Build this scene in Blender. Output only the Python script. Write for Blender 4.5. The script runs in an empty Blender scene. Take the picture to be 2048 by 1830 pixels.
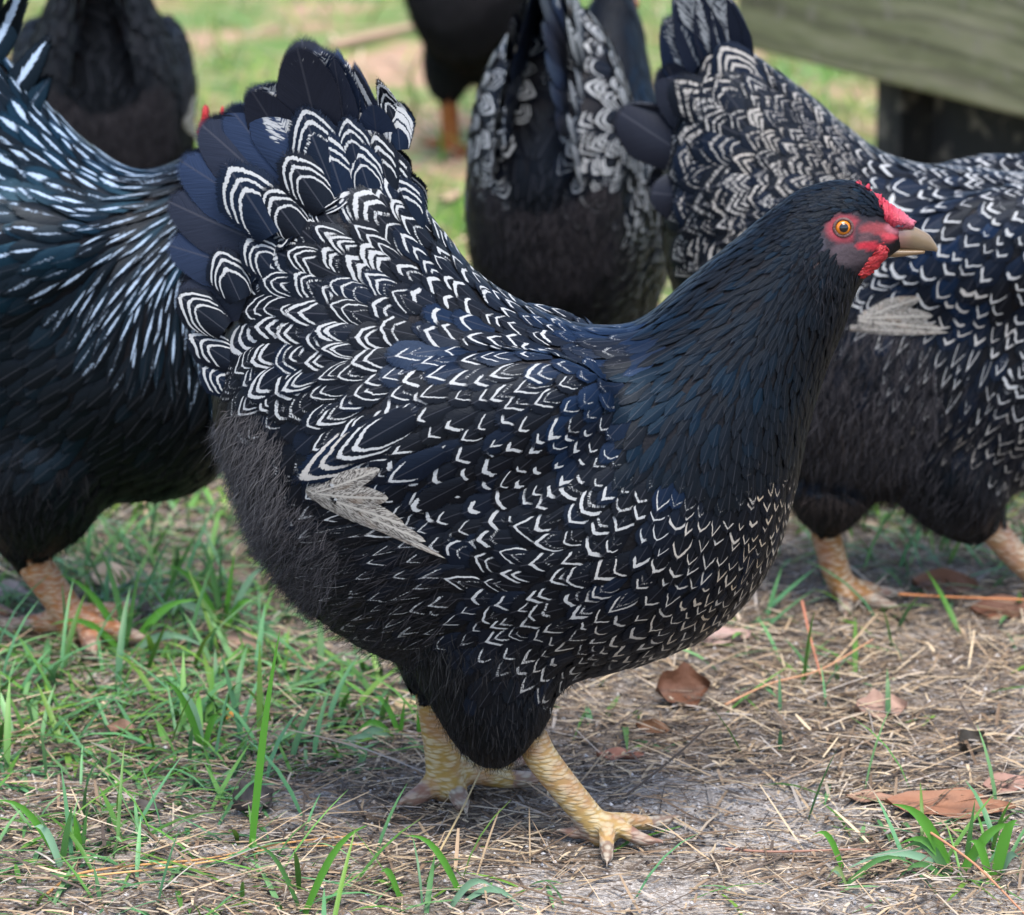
import bpy, bmesh, math, random, time
import numpy as np
from mathutils import Vector, Matrix
from mathutils.bvhtree import BVHTree
T0 = time.time()
rng = np.random.default_rng(7)
random.seed(7)
S = bpy.context.scene
COL = S.collection

# ------------------------------------------------------------------ camera, sky, sun, exposure
FPX, CX, CY, CAMH = 7000.0, 1024.0, 915.0, 0.80
PITCH = math.atan(2025 / 7000)
cam = bpy.data.cameras.new('camera')
camo = bpy.data.objects.new('camera', cam); COL.objects.link(camo)
camo.location = (0, 0, CAMH); camo.rotation_euler = (math.pi / 2 - PITCH, 0, 0)
cam.sensor_fit = 'HORIZONTAL'; cam.sensor_width = 36; cam.lens = 36 * FPX / 2048
cam.clip_start = 0.05; cam.clip_end = 500
cam.dof.use_dof = True; cam.dof.focus_distance = 2.03; cam.dof.aperture_fstop = 9.5
S.camera = camo
SUN_EL, SUN_AZ = math.radians(70), math.radians(160)     # azimuth measured clockwise from +Y
w = bpy.data.worlds.new('World'); S.world = w; w.use_nodes = True
wn = w.node_tree
sky = wn.nodes.new('ShaderNodeTexSky'); sky.sky_type = 'NISHITA'; sky.sun_disc = False
sky.sun_elevation = SUN_EL; sky.sun_rotation = SUN_AZ; sky.air_density = 1.0; sky.dust_density = 2.0
wn.links.new(sky.outputs[0], wn.nodes['Background'].inputs[0])
wn.nodes['Background'].inputs[1].default_value = 0.13
sun = bpy.data.lights.new('sun', 'SUN'); sun.energy = 1.5; sun.angle = math.radians(35); sun.color = (1, .95, .87)
suno = bpy.data.objects.new('sun', sun); COL.objects.link(suno)
sd = Vector((math.sin(SUN_AZ) * math.cos(SUN_EL), math.cos(SUN_AZ) * math.cos(SUN_EL), math.sin(SUN_EL)))
suno.rotation_euler = sd.to_track_quat('Z', 'Y').to_euler()
S.view_settings.view_transform = 'Standard'; S.view_settings.look = 'None'
S.view_settings.exposure = 1.85; S.view_settings.gamma = 1
S.cycles.max_bounces = 6; S.cycles.diffuse_bounces = 3; S.cycles.use_denoising = True

# ------------------------------------------------------------------ picture point <-> place
cp, sp = math.cos(PITCH), math.sin(PITCH)
def ray(x, y):
    u, v = (x - CX) / FPX, (CY - y) / FPX
    return np.array([u, cp + v * sp, -sp + v * cp])
def onY(x, y, Y):
    d = ray(x, y); return np.array([0, 0, CAMH]) + d * (Y / d[1])
def onG(x, y, z=0.0):
    d = ray(x, y); return np.array([0, 0, CAMH]) + d * ((z - CAMH) / d[2])
def toPx(P):
    P = np.atleast_2d(P); r = P - np.array([0, 0, CAMH])
    zc = r[:, 1] * cp - r[:, 2] * sp; v = r[:, 1] * sp + r[:, 2] * cp
    return np.stack([CX + FPX * r[:, 0] / zc, CY - FPX * v / zc], 1)

# ------------------------------------------------------------------ node helpers
class NT:
    def __init__(s, name):
        s.m = bpy.data.materials.new(name); s.m.use_nodes = True; s.t = s.m.node_tree
        s.b = s.t.nodes['Principled BSDF']; s.out = s.t.nodes['Material Output']
    def n(s, ty, **kw):
        nd = s.t.nodes.new(ty)
        for k, v in kw.items(): setattr(nd, k, v)
        return nd
    def put(s, sock, v):
        if isinstance(v, bpy.types.NodeSocket): s.t.links.new(v, sock)
        elif v is not None: sock.default_value = v
    def M(s, op, a, b=None, c=None, clamp=False):
        nd = s.n('ShaderNodeMath', operation=op, use_clamp=clamp)
        for i, v in enumerate((a, b, c)): s.put(nd.inputs[i], v)
        return nd.outputs[0]
    def sm(s, x, lo, hi):
        nd = s.n('ShaderNodeMapRange', interpolation_type='SMOOTHSTEP')
        s.put(nd.inputs[0], x); s.put(nd.inputs[1], lo); s.put(nd.inputs[2], hi)
        return nd.outputs[0]
    def attr(s, name):
        nd = s.n('ShaderNodeAttribute'); nd.attribute_name = name
        return nd
    def sep(s, v):
        nd = s.n('ShaderNodeSeparateXYZ'); s.put(nd.inputs[0], v); return nd.outputs
    def comb(s, x, y, z):
        nd = s.n('ShaderNodeCombineXYZ')
        for i, v in enumerate((x, y, z)): s.put(nd.inputs[i], v)
        return nd.outputs[0]
    def noise(s, vec, scale=5, detail=2, rough=.5, col=False):
        nd = s.n('ShaderNodeTexNoise'); s.put(nd.inputs['Vector'], vec)
        nd.inputs['Scale'].default_value = scale; nd.inputs['Detail'].default_value = detail; nd.inputs['Roughness'].default_value = rough
        return nd.outputs['Color' if col else 'Fac']
    def mix(s, f, a, b, blend='MIX'):
        nd = s.n('ShaderNodeMix', data_type='RGBA', blend_type=blend)
        s.put(nd.inputs['Factor'], f)
        for k, v in ((6, a), (7, b)):
            if isinstance(v, tuple) and len(v) == 3: v = v + (1,)
            s.put(nd.inputs[k], v)
        return nd.outputs[2]
    def ramp(s, f, stops):
        nd = s.n('ShaderNodeValToRGB'); e = nd.color_ramp.elements
        while len(e) < len(stops): e.new(.5)
        for i, (p, c) in enumerate(stops): e[i].position = p; e[i].color = tuple(c) + (1,)
        s.put(nd.inputs[0], f); return nd.outputs[0]
    def bump(s, h, dist=.001, strength=.5):
        nd = s.n('ShaderNodeBump'); nd.inputs['Strength'].default_value = strength; nd.inputs['Distance'].default_value = dist
        s.put(nd.inputs['Height'], h); s.t.links.new(nd.outputs[0], s.b.inputs['Normal'])
    def obj(s): return s.n('ShaderNodeTexCoord').outputs['Object']
    def bs(s, **kw):
        for k, v in kw.items():
            k = k.replace('_', ' ')
            if isinstance(v, tuple) and len(v) == 3: v = v + (1,)
            s.put(s.b.inputs[k], v)

def feather_material(name, dark0, dark1, cool=(.34, .345, .34), warm=(.33, .255, .17), rough=.42, fray=.34):
    g = NT(name)
    uv = g.sep(g.attr('st').outputs['Vector']); s_, t = uv[0], uv[1]
    fa = g.sep(g.attr('fa').outputs['Vector']); fb = g.sep(g.attr('fb').outputs['Vector'])
    fc = g.sep(g.attr('fc').outputs['Vector']); fd = g.sep(g.attr('fd').outputs['Vector'])
    q1, wl, d = fa[0], fa[1], fa[2]; n2, smax, c = fb[0], fb[1], fb[2]
    st, wm, bl = fc[0], fc[1], fc[2]; rnd, kv, streak = fd[0], fd[1], fd[2]
    a = g.M('ABSOLUTE', s_)
    prof = g.M('ADD', g.M('MULTIPLY', kv, a), g.M('MULTIPLY', g.M('SUBTRACT', 1.0, kv), g.M('MULTIPLY', a, a)))
    barb = g.M('SUBTRACT', t, g.M('MULTIPLY', a, .32))
    bn = g.noise(g.comb(g.M('MULTIPLY', barb, 42.0), g.M('MULTIPLY', s_, 1.6), g.M('MULTIPLY', rnd, 60.0)), 1.0, 3, .6)
    wob = g.noise(g.comb(g.M('MULTIPLY', s_, 1.5), g.M('MULTIPLY', t, 3.0), g.M('MULTIPLY', rnd, 91.0)), 1.0, 1)
    q = g.M('ADD', g.M('ADD', t, g.M('MULTIPLY', c, prof)),
            g.M('ADD', g.M('MULTIPLY', g.M('SUBTRACT', bn, .5), .085), g.M('MULTIPLY', g.M('SUBTRACT', wob, .5), .16)))
    def band(center, wd):
        e = g.M('ABSOLUTE', g.M('SUBTRACT', q, center))
        return g.M('SUBTRACT', 1.0, g.sm(e, g.M('MULTIPLY', wd, .62), g.M('MULTIPLY', wd, 1.15)))
    l1 = band(q1, wl)
    l2 = g.M('MULTIPLY', band(g.M('SUBTRACT', q1, d), g.M('MULTIPLY', wl, .85)), g.M('MINIMUM', n2, 1.0))
    l3 = g.M('MULTIPLY', band(g.M('SUBTRACT', q1, g.M('MULTIPLY', d, 2.0)), g.M('MULTIPLY', wl, .75)), g.M('SUBTRACT', n2, 1.0, clamp=True))
    lw = g.M('MAXIMUM', l1, g.M('MAXIMUM', l2, l3))
    skew = g.M('SUBTRACT', g.M('MULTIPLY', g.M('FRACT', g.M('MULTIPLY', rnd, 17.31)), 2.0), 1.0)
    an = g.M('ADD', g.M('ADD', a, g.M('MULTIPLY', g.M('MULTIPLY', skew, s_), .38)), g.M('MULTIPLY', g.M('SUBTRACT', bn, .5), .35))
    lw = g.M('MULTIPLY', lw, g.M('SUBTRACT', 1.0, g.sm(an, g.M('SUBTRACT', smax, .12), smax)))
    te = g.M('DIVIDE', g.M('SUBTRACT', t, .62), .30)
    sk = g.M('SUBTRACT', 1.0, g.sm(g.M('ADD', g.M('DIVIDE', an, g.M('MULTIPLY', wl, 5.2)), g.M('MULTIPLY', te, te)), .45, 1.15))
    mask = g.M('ADD', g.M('MULTIPLY', lw, st), g.M('MULTIPLY', sk, streak), clamp=True)
    sp_ = g.noise(g.comb(g.M('MULTIPLY', s_, 5.0), g.M('MULTIPLY', barb, 46.0), g.M('MULTIPLY', rnd, 37.0)), 1.0, 3, .6)
    val = g.M('ADD', g.M('SUBTRACT', mask, .5), g.M('MULTIPLY', g.M('MULTIPLY', g.M('SUBTRACT', sp_, .5), 8.5), g.M('MULTIPLY', mask, g.M('SUBTRACT', 1.0, mask))))
    wht = g.sm(val, -.10, .14)
    hs = g.M('FRACT', g.M('MULTIPLY', rnd, 53.7))
    bl = g.M('MULTIPLY', bl, g.M('ADD', .25, g.M('MULTIPLY', g.M('MULTIPLY', hs, hs), 1.9)), clamp=True)
    dk = g.mix(bl, dark0, dark1)
    dk = g.mix(g.M('MULTIPLY', bn, .8), g.mix(.5, dk, (0, 0, 0)), dk)
    ra = g.M('MULTIPLY', g.M('SUBTRACT', 1.0, g.sm(a, .015, .05)), .35)
    dk = g.mix(ra, dk, (.06, .06, .07))
    wc = g.mix(wm, cool, warm)
    wc = g.mix(g.M('MULTIPLY', bn, .55), wc, g.mix(.45, wc, (.05, .05, .06)))
    g.bs(Base_Color=g.mix(wht, dk, wc), Roughness=g.M('ADD', rough, g.M('MULTIPLY', wht, .25)),
         Metallic=g.M('MULTIPLY', g.M('MULTIPLY', bl, .55), g.M('SUBTRACT', 1.0, wht)))
    g.b.inputs['Specular IOR Level'].default_value = .13
    g.b.inputs['Specular Tint'].default_value = (.72, .84, 1, 1)
    g.bump(bn, .0006, .35)
    edge = g.M('MAXIMUM', a, g.sep(g.attr('st').outputs['Vector'])[2])
    fr = g.noise(g.comb(g.M('MULTIPLY', s_, 2.0), g.M('MULTIPLY', barb, 70.0), g.M('MULTIPLY', rnd, 23.0)), 1.0, 2, .6)
    cut = g.M('ADD', edge, g.M('MULTIPLY', g.M('SUBTRACT', fr, .5), fray))
    g.bs(Alpha=g.M('SUBTRACT', 1.0, g.sm(cut, .90, .97)))
    return g.m

def col_material(name, rough=.7, spec=.3, bumpscale=0, bumpd=.0005, transl=0):
    g = NT(name)
    c = g.attr('col').outputs['Color']
    if bumpscale:
        nz = g.noise(g.obj(), bumpscale, 4)
        g.bump(nz, bumpd, .7)
        c = g.mix(g.M('MULTIPLY', nz, .45), c, g.mix(.5, c, (0, 0, 0)))
    g.bs(Base_Color=c, Roughness=rough); g.b.inputs['Specular IOR Level'].default_value = spec
    if transl:
        tr = g.n('ShaderNodeBsdfTranslucent'); g.put(tr.inputs[0], c)
        mx = g.n('ShaderNodeMixShader'); mx.inputs[0].default_value = transl
        g.t.links.new(g.b.outputs[0], mx.inputs[1]); g.t.links.new(tr.outputs[0], mx.inputs[2])
        g.t.links.new(mx.outputs[0], g.out.inputs[0])
    return g.m

def skin_material(name):
    g = NT(name)
    c = g.attr('col').outputs['Color']; leg = g.attr('leg').outputs['Fac']
    o = g.obj()
    vo = g.n('ShaderNodeTexVoronoi'); g.put(vo.inputs['Vector'], g.n('ShaderNodeMapping').outputs[0])
    mp = vo.inputs['Vector'].links[0].from_node; g.put(mp.inputs[0], o); mp.inputs['Scale'].default_value = (.62, .62, 1.9)
    vo.inputs['Scale'].default_value = 260
    nz = g.noise(o, 420, 3)
    big = g.noise(o, 60, 3)
    edge = g.M('SUBTRACT', 1.0, g.sm(vo.outputs['Distance'], .25, .75))
    pale = g.mix(g.M('MULTIPLY', edge, .8), g.mix(.3, c, (.16, .07, .03)), g.mix(.55, c, (.50, .46, .36)))
    pale = g.mix(g.M('MULTIPLY', g.sm(big, .40, .66), .8), pale, g.mix(.55, pale, (.25, .10, .07)))
    g.b.inputs['Specular Tint'].default_value = (.9, .9, 1, 1)
    c2 = g.mix(leg, g.mix(g.M('MULTIPLY', nz, .5), c, g.mix(.55, c, (0, 0, 0))), pale)
    g.bs(Base_Color=c2, Roughness=.5)
    g.b.inputs['Specular IOR Level'].default_value = .16
    g.bump(g.mix(leg, nz, edge), .0008, .6)
    return g.m

MAT = {}
MAT['feather'] = feather_material('laced_feather', (.0034, .0033, .0040), (.008, .018, .042))
MAT['hackle'] = feather_material('blue_black_feather', (.0022, .0024, .0032), (.005, .013, .023), rough=.42)
MAT['tail'] = feather_material('tail_feather', (.017, .018, .026), (.026, .040, .078), rough=.45, fray=.05)  # lighter slate: sky reflection put into the base colours
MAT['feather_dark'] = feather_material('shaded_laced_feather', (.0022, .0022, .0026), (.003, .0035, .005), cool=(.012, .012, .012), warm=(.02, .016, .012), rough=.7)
MAT['rooster'] = feather_material('rooster_feather', (.0020, .0024, .0028), (.008, .027, .044), cool=(.30, .38, .48), rough=.36)
MAT['skin'] = skin_material('bird_skin')
MAT['fluff'] = col_material('down_fluff', .9, .04)
MAT['comb'] = col_material('comb_flesh', .5, .35, 900, .0012)
MAT['beak'] = col_material('beak_horn', .32, .5, 300, .0002)
MAT['eye'] = col_material('eye_gloss', .06, .6)
MAT['grass'] = col_material('grass_blade', .45, .35, 0, 0, .25)
MAT['straw'] = col_material('dry_straw', .65, .25)
MAT['leaf'] = col_material('dead_leaf', .6, .3, 220, .001)
MAT['twig'] = col_material('twig_bark', .8, .2, 300, .001)

# pale speckled vane of a flight feather
g = NT('pale_vane')
uv = g.sep(g.attr('st').outputs['Vector']); fd = g.sep(g.attr('fd').outputs['Vector'])
bb = g.M('SUBTRACT', uv[1], g.M('MULTIPLY', g.M('ABSOLUTE', uv[0]), .3))
nz = g.noise(g.comb(g.M('MULTIPLY', uv[0], 7.0), g.M('MULTIPLY', bb, 44.0), g.M('MULTIPLY', fd[0], 50.0)), 1.0, 4, .7)
lo = g.noise(g.comb(uv[0], g.M('MULTIPLY', uv[1], 4.0), g.M('MULTIPLY', fd[0], 50.0)), 1.0, 1)
c = g.mix(g.sm(nz, .45, .56), (.29, .27, .235), (.025, .019, .016))
c = g.mix(g.M('MULTIPLY', g.sm(lo, .5, .8), .45), c, (.15, .09, .05))
c = g.mix(g.M('SUBTRACT', 1.0, g.sm(g.M('ABSOLUTE', uv[0]), .04, .10)), c, (.31, .29, .25))
g.bs(Base_Color=c, Roughness=.6); g.bump(nz, .0005, .4)
MAT['pale'] = g.m

# ------------------------------------------------------------------ mesh helpers
class MB:
    """collects grids and triangles with per-vertex attributes, builds ONE mesh object"""
    def __init__(s): s.v = []; s.f = []; s.n = 0; s.at = {}
    def add(s, V, F, **at):
        V = np.asarray(V, float); s.v.append(V)
        s.f.extend([tuple(i + s.n for i in f) for f in F]); k = len(V)
        for key, val in at.items():
            val = np.asarray(val, float)
            if val.ndim == 1: val = np.tile(val, (k, 1))
            s.at.setdefault(key, []).append(val)
        s.n += k
    def build(s, name, mat, parent=None, origin=None, smooth=True):
        me = bpy.data.meshes.new(name)
        V = np.concatenate(s.v) if s.v else np.zeros((0, 3))
        if origin is not None: V = V - np.asarray(origin)
        me.from_pydata(V.tolist(), [], s.f)
        for key, lst in s.at.items():
            A = np.concatenate(lst)
            if key == 'col':
                a = me.attributes.new('col', 'FLOAT_COLOR', 'POINT')
                a.data.foreach_set('color', np.concatenate([A, np.ones((len(A), 1))], 1).astype(np.float32).ravel())
            else:
                a = me.attributes.new(key, 'FLOAT_VECTOR', 'POINT')
                if A.shape[1] < 3: A = np.concatenate([A, np.zeros((len(A), 3 - A.shape[1]))], 1)
                a.data.foreach_set('vector', A.astype(np.float32).ravel())
        if smooth: me.polygons.foreach_set('use_smooth', [True] * len(me.polygons))
        me.materials.append(mat); me.update()
        o = bpy.data.objects.new(name, me); COL.objects.link(o)
        if parent is not None: o.parent = parent
        return o

def tag(o, label=None, cat=None, group=None, kind=None):
    if label: o['label'] = label
    if cat: o['category'] = cat
    if group: o['group'] = group
    if kind: o['kind'] = kind
    return o
def empty(name, loc):
    o = bpy.data.objects.new(name, None); COL.objects.link(o); o.location = loc; o.empty_display_size = .05
    return o

def catmull(A, k):
    A = np.asarray(A, float); n = len(A); out = []
    for i in range(n - 1):
        p0, p1, p2, p3 = A[max(i - 1, 0)], A[i], A[i + 1], A[min(i + 2, n - 1)]
        for j in range(k):
            t = j / k
            out.append(.5 * ((2 * p1) + (-p0 + p2) * t + (2 * p0 - 5 * p1 + 4 * p2 - p3) * t * t + (-p0 + 3 * p1 - 3 * p2 + p3) * t ** 3))
    out.append(A[-1]); return np.array(out)

def grid_faces(nr, nc, closed):
    F = []
    for i in range(nr - 1):
        for j in range(nc if closed else nc - 1):
            j2 = (j + 1) % nc
            F.append((i * nc + j, i * nc + j2, (i + 1) * nc + j2, (i + 1) * nc + j))
    return F
def capped(V, nr, nc):
    F = grid_faces(nr, nc, True)
    k = nr * nc
    V = np.concatenate([V, V[:nc].mean(0)[None], V[-nc:].mean(0)[None]])
    for j in range(nc):
        F.append((k, (j + 1) % nc, j)); F.append((k + 1, (nr - 1) * nc + j, (nr - 1) * nc + (j + 1) % nc))
    return V, F
def sweep(st, Y, px=.0003, k=6, nc=24, egg=.12, y0=0.0):
    """stations (ux,uy, lx,ly, halfwidth px[, y offset px]) traced on the plane Y -> closed tube"""
    A = catmull(np.array([list(s) + [0] * (6 - len(s)) for s in st], float), k); rows = []
    for ux, uy, lx, ly, hw, yo in A:
        U, L = onY(ux, uy, Y - abs(y0)), onY(lx, ly, Y - abs(y0)); U[1] = L[1] = Y; C = (U + L) / 2; a = (U - L) / 2
        for j in range(nc):
            ph = 2 * math.pi * j / nc
            P = C + a * math.cos(ph)
            P = P + np.array([0, hw * px * math.sin(ph) * (1 - egg * math.cos(ph)) + yo * px + y0, 0]); rows.append(P)
    return capped(np.array(rows), len(A), nc)
def tube(pts, rad, k=5, nc=12, flat=1.0):
    A = catmull(np.concatenate([np.array(pts, float), np.array(rad, float)[:, None]], 1), k)
    P, R = A[:, :3], np.maximum(A[:, 3], .0002); rows = []
    up = np.array([0.13, .3, 1.0])
    for i in range(len(P)):
        d = P[min(i + 1, len(P) - 1)] - P[max(i - 1, 0)]; d /= np.linalg.norm(d) + 1e-9
        s = np.cross(d, up); s /= np.linalg.norm(s) + 1e-9; u = np.cross(s, d)
        for j in range(nc):
            ph = 2 * math.pi * j / nc
            rows.append(P[i] + R[i] * (s * math.cos(ph) + u * math.sin(ph) * flat))
    return capped(np.array(rows), len(P), nc)
def ellipsoid(C, ax, nu=18, nv=12):
    rows = []
    for i in range(nv + 1):
        th = math.pi * (i + .02) / (nv + .04)
        for j in range(nu):
            ph = 2 * math.pi * j / nu
            rows.append(C + ax[0] * math.cos(th) + ax[1] * math.sin(th) * math.cos(ph) + ax[2] * math.sin(th) * math.sin(ph))
    return capped(np.array(rows), nv + 1, nu)

def fuse(parts, voxel, smooth=9):
    """one continuous surface out of overlapping closed tubes"""
    mb = MB()
    for V, F in parts: mb.add(V, F)
    tmp = mb.build('tmp', MAT['skin'])
    bm = bmesh.new(); bm.from_mesh(tmp.data); bmesh.ops.recalc_face_normals(bm, faces=bm.faces); bm.to_mesh(tmp.data); bm.free()
    r = tmp.modifiers.new('r', 'REMESH'); r.mode = 'VOXEL'; r.voxel_size = voxel; r.use_smooth_shade = True
    sm = tmp.modifiers.new('s', 'SMOOTH'); sm.iterations = smooth; sm.factor = .5
    ev = tmp.evaluated_get(bpy.context.evaluated_depsgraph_get())
    me = bpy.data.meshes.new_from_object(ev)
    bpy.data.objects.remove(tmp)
    n = len(me.vertices); V = np.empty(n * 3, np.float32); me.vertices.foreach_get('co', V)
    return me, V.reshape(-1, 3).astype(float)

NS, NTT = 5, 7
HI = (grid_faces(15, 11, False), np.tile(np.linspace(-1, 1, 11), (15, 1)), np.tile(np.linspace(0, 1, 15)[:, None], (1, 11)))
FF = grid_faces(NTT, NS, False)
SG = np.tile(np.linspace(-1, 1, NS), (NTT, 1)); VG = np.tile(np.linspace(0, 1, NTT)[:, None], (1, NS)); LO = (FF, SG, VG)
def feather(mb, P, N, T, L, W, at, bvh=None, lift=.05, base=.0008, curl=0.0, camber=.12, oc=.34, op=2.2, root=.35, conform=.85, side=0.0, fine=False):
    FFc, SG, VG = HI if fine else LO
    N = N / (np.linalg.norm(N) + 1e-9); T = T - N * T.dot(N); T = T / (np.linalg.norm(T) + 1e-9); Sd = np.cross(N, T)
    t = VG * (1 - oc * np.abs(SG) ** op)
    w = W * (root + (1 - root) * np.clip(t / .5, 0, 1) ** .8)
    P3 = P + T * (t * L)[..., None] + Sd * (SG * w + side * L * t * t)[..., None]
    if bvh is not None:
        P3 = P3.reshape(-1, 3); tt = t.ravel(); ss = SG.ravel(); out = np.empty_like(P3)
        for i in range(len(P3)):
            loc, nr, _, dist = bvh.find_nearest(P3[i])
            if loc is None: out[i] = P3[i]; continue
            q = np.array(loc); nn = np.array(nr) * .5 + N * .5
            q = P3[i] * (1 - conform) + q * conform
            out[i] = q + nn * (base + lift * L * tt[i] - camber * W * ss[i] ** 2 + .25 * camber * W)
        P3 = out
    else:
        P3 = P3 + N * (curl * L * t * t - camber * W * SG ** 2 + base)[..., None]; P3 = P3.reshape(-1, 3)
    st = np.stack([SG.ravel(), t.ravel(), VG.ravel()], 1)
    mb.add(P3, FFc, st=st, **at)
def fat(q1=.84, wl=.05, d=.22, n2=0., smax=.8, c=.34, st=1., warm=0., blue=.3, rnd=None, kv=.3, streak=0., oc=0, op=0, dens=0):
    return dict(fa=[q1, wl, d], fb=[n2, smax, c], fc=[st, warm, blue], fd=[random.random() if rnd is None else rnd, kv, streak])

# ------------------------------------------------------------------ fowl builder
KEYS = ['x', 'y', 'dx', 'dy', 'L', 'W', 'q1', 'wl', 'd', 'n2', 'smax', 'c', 'st', 'warm', 'blue', 'kv', 'streak', 'oc', 'op', 'dens', 'fl']
DEF = dict(q1=.80, wl=.047, d=.24, n2=0., smax=.78, c=.36, st=1., warm=0., blue=.12, kv=.35, streak=0., oc=.34, op=2.2, dens=1., fl=0.)
def ctrl(rows):
    A, reg = [], []
    for (x, y, dx, dy, L, W, r, kw) in rows:
        d = dict(DEF); d.update(kw); n = math.hypot(dx, dy)
        d.update(x=x, y=y, dx=dx / n, dy=dy / n, L=L, W=W); A.append([d[k] for k in KEYS]); reg.append(r)
    return np.array(A), reg

def bird(name, spec):
    Y, px = spec['Y'], spec['px']
    origin = np.array([onY(spec['ox'], 900, Y)[0], Y, 0.0])
    root = empty(name, origin)
    parts = [sweep(spec['st'], Y, px)]
    for wgx, wgy, ax, ay, la, lb, yo, th in spec.get('wings', []):
        Yw = Y - yo * px; C = onY(wgx, wgy, Yw); a1 = onY(wgx + ax * la, wgy + ay * la, Yw) - C; a2 = onY(wgx - ay * lb, wgy + ax * lb, Yw) - C; C[1] = Y
        for sg in (-1, 1):
            parts.append(ellipsoid(C + np.array([0, sg * yo * px, 0]), (a1, a2, np.array([0, th * px, 0]))))
    legs = []
    for th in spec['thighs']:
        parts.append(tube(th[0], th[1], 6, 16))
    for lg in spec['legs']:
        parts.append(tube(lg[0], lg[1], 6, 14)); legs.append((np.array(lg[0]), lg[2]))
    me, V = fuse(parts, spec.get('voxel', .002))
    E = np.empty(len(me.edges) * 2, np.int32); me.edges.foreach_get('vertices', E); E = E.reshape(-1, 2)
    deg = np.bincount(E.ravel(), minlength=len(V)).astype(float)[:, None]
    P2 = toPx(np.stack([V[:, 0], Y - np.abs(V[:, 1] - Y), V[:, 2]], 1)); hx, hy, hr = spec.get('keep', (1e5, 0, 1)); soft = ((P2[:, 0] - hx) ** 2 + (P2[:, 1] - hy) ** 2 > hr ** 2)
    for lg in spec['legs']:
        for a in catmull(np.array(lg[0]), 6): soft &= np.linalg.norm(V - a, axis=1) > .022
    for _ in range(70):
        Q = np.zeros_like(V)
        for k in range(3): Q[:, k] = np.bincount(E[:, 0], V[E[:, 1], k], len(V)) + np.bincount(E[:, 1], V[E[:, 0], k], len(V))
        V[soft] = (V * .45 + Q / deg * .55)[soft]
    me.vertices.foreach_set('co', V.astype(np.float32).ravel()); me.update()
    P2 = toPx(np.stack([V[:, 0], Y - np.abs(V[:, 1] - Y), V[:, 2]], 1))
    colr = np.tile(np.array(spec.get('under', (.003, .003, .0035))), (len(V), 1))
    legm = np.zeros(len(V))
    for pl, lc in legs:
        pp = catmull(pl, 8); dmin = np.full(len(V), 9.)
        for a in pp: dmin = np.minimum(dmin, np.linalg.norm(V - a, axis=1))
        k = dmin < .0145; legm[k] = 1; colr[k] = lc
    for bx, by, rx, ry, cc in spec.get('paint', []):
        e = ((P2[:, 0] - bx) / rx) ** 2 + ((P2[:, 1] - by) / ry) ** 2
        wgt = np.clip((1.1 - e) * 1.6, 0, 1)[:, None] * (1 - legm)[:, None]
        colr = colr * (1 - wgt) + np.array(cc) * wgt
    bvh = BVHTree.FromPolygons([tuple(v) for v in V], [tuple(p.vertices) for p in me.polygons])
    a = me.attributes.new('col', 'FLOAT_COLOR', 'POINT'); a.data.foreach_set('color', np.concatenate([colr, np.ones((len(V), 1))], 1).astype(np.float32).ravel())
    a = me.attributes.new('leg', 'FLOAT', 'POINT'); a.data.foreach_set('value', legm.astype(np.float32))
    # sample points for the plumage
    nf = len(me.polygons); cen = np.empty(nf * 3, np.float32); me.polygons.foreach_get('center', cen); cen = cen.reshape(-1, 3).astype(float)
    nrm = np.empty(nf * 3, np.float32); me.polygons.foreach_get('normal', nrm); nrm = nrm.reshape(-1, 3).astype(float)
    vi = np.array([p.vertices[0] for p in me.polygons])
    VN = np.empty(len(V) * 3, np.float32); me.vertices.foreach_get('normal', VN); VN = VN.reshape(-1, 3).astype(float)
    A, reg = ctrl(spec['field'])
    ok = legm[vi] < .5
    idx = np.nonzero(ok)[0]; rng.shuffle(idx); idx = idx[:spec.get('cand', 60000)]
    C2 = toPx(np.stack([cen[idx, 0], Y - np.abs(cen[idx, 1] - Y), cen[idx, 2]], 1))
    d2 = ((C2[:, None, :] - A[None, :, :2]) ** 2).sum(2) + 30.
    near = d2.argmin(1)
    wt = 1 / d2 ** 1.6; wt /= wt.sum(1, keepdims=True); F = wt @ A
    bare = np.zeros(len(idx), bool)
    for bx, by, rx, ry in spec.get('bare', []):
        bare |= ((C2[:, 0] - bx) / rx) ** 2 + ((C2[:, 1] - by) / ry) ** 2 < 1
    K = {k: i for i, k in enumerate(KEYS)}
    mbs = {}; fl = MB()
    cell = .004; gridh = {}
    def near_taken(p, r):
        n = int(r / cell) + 1; b = (p / cell).astype(int)
        for i in range(b[0] - n, b[0] + n + 1):
            for j in range(b[1] - n, b[1] + n + 1):
                for k in range(b[2] - n, b[2] + n + 1):
                    for q in gridh.get((i, j, k), ()):
                        if (q[0] - p[0]) ** 2 + (q[1] - p[1]) ** 2 + (q[2] - p[2]) ** 2 < r * r: return True
        return False
    nfe = 0
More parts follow.
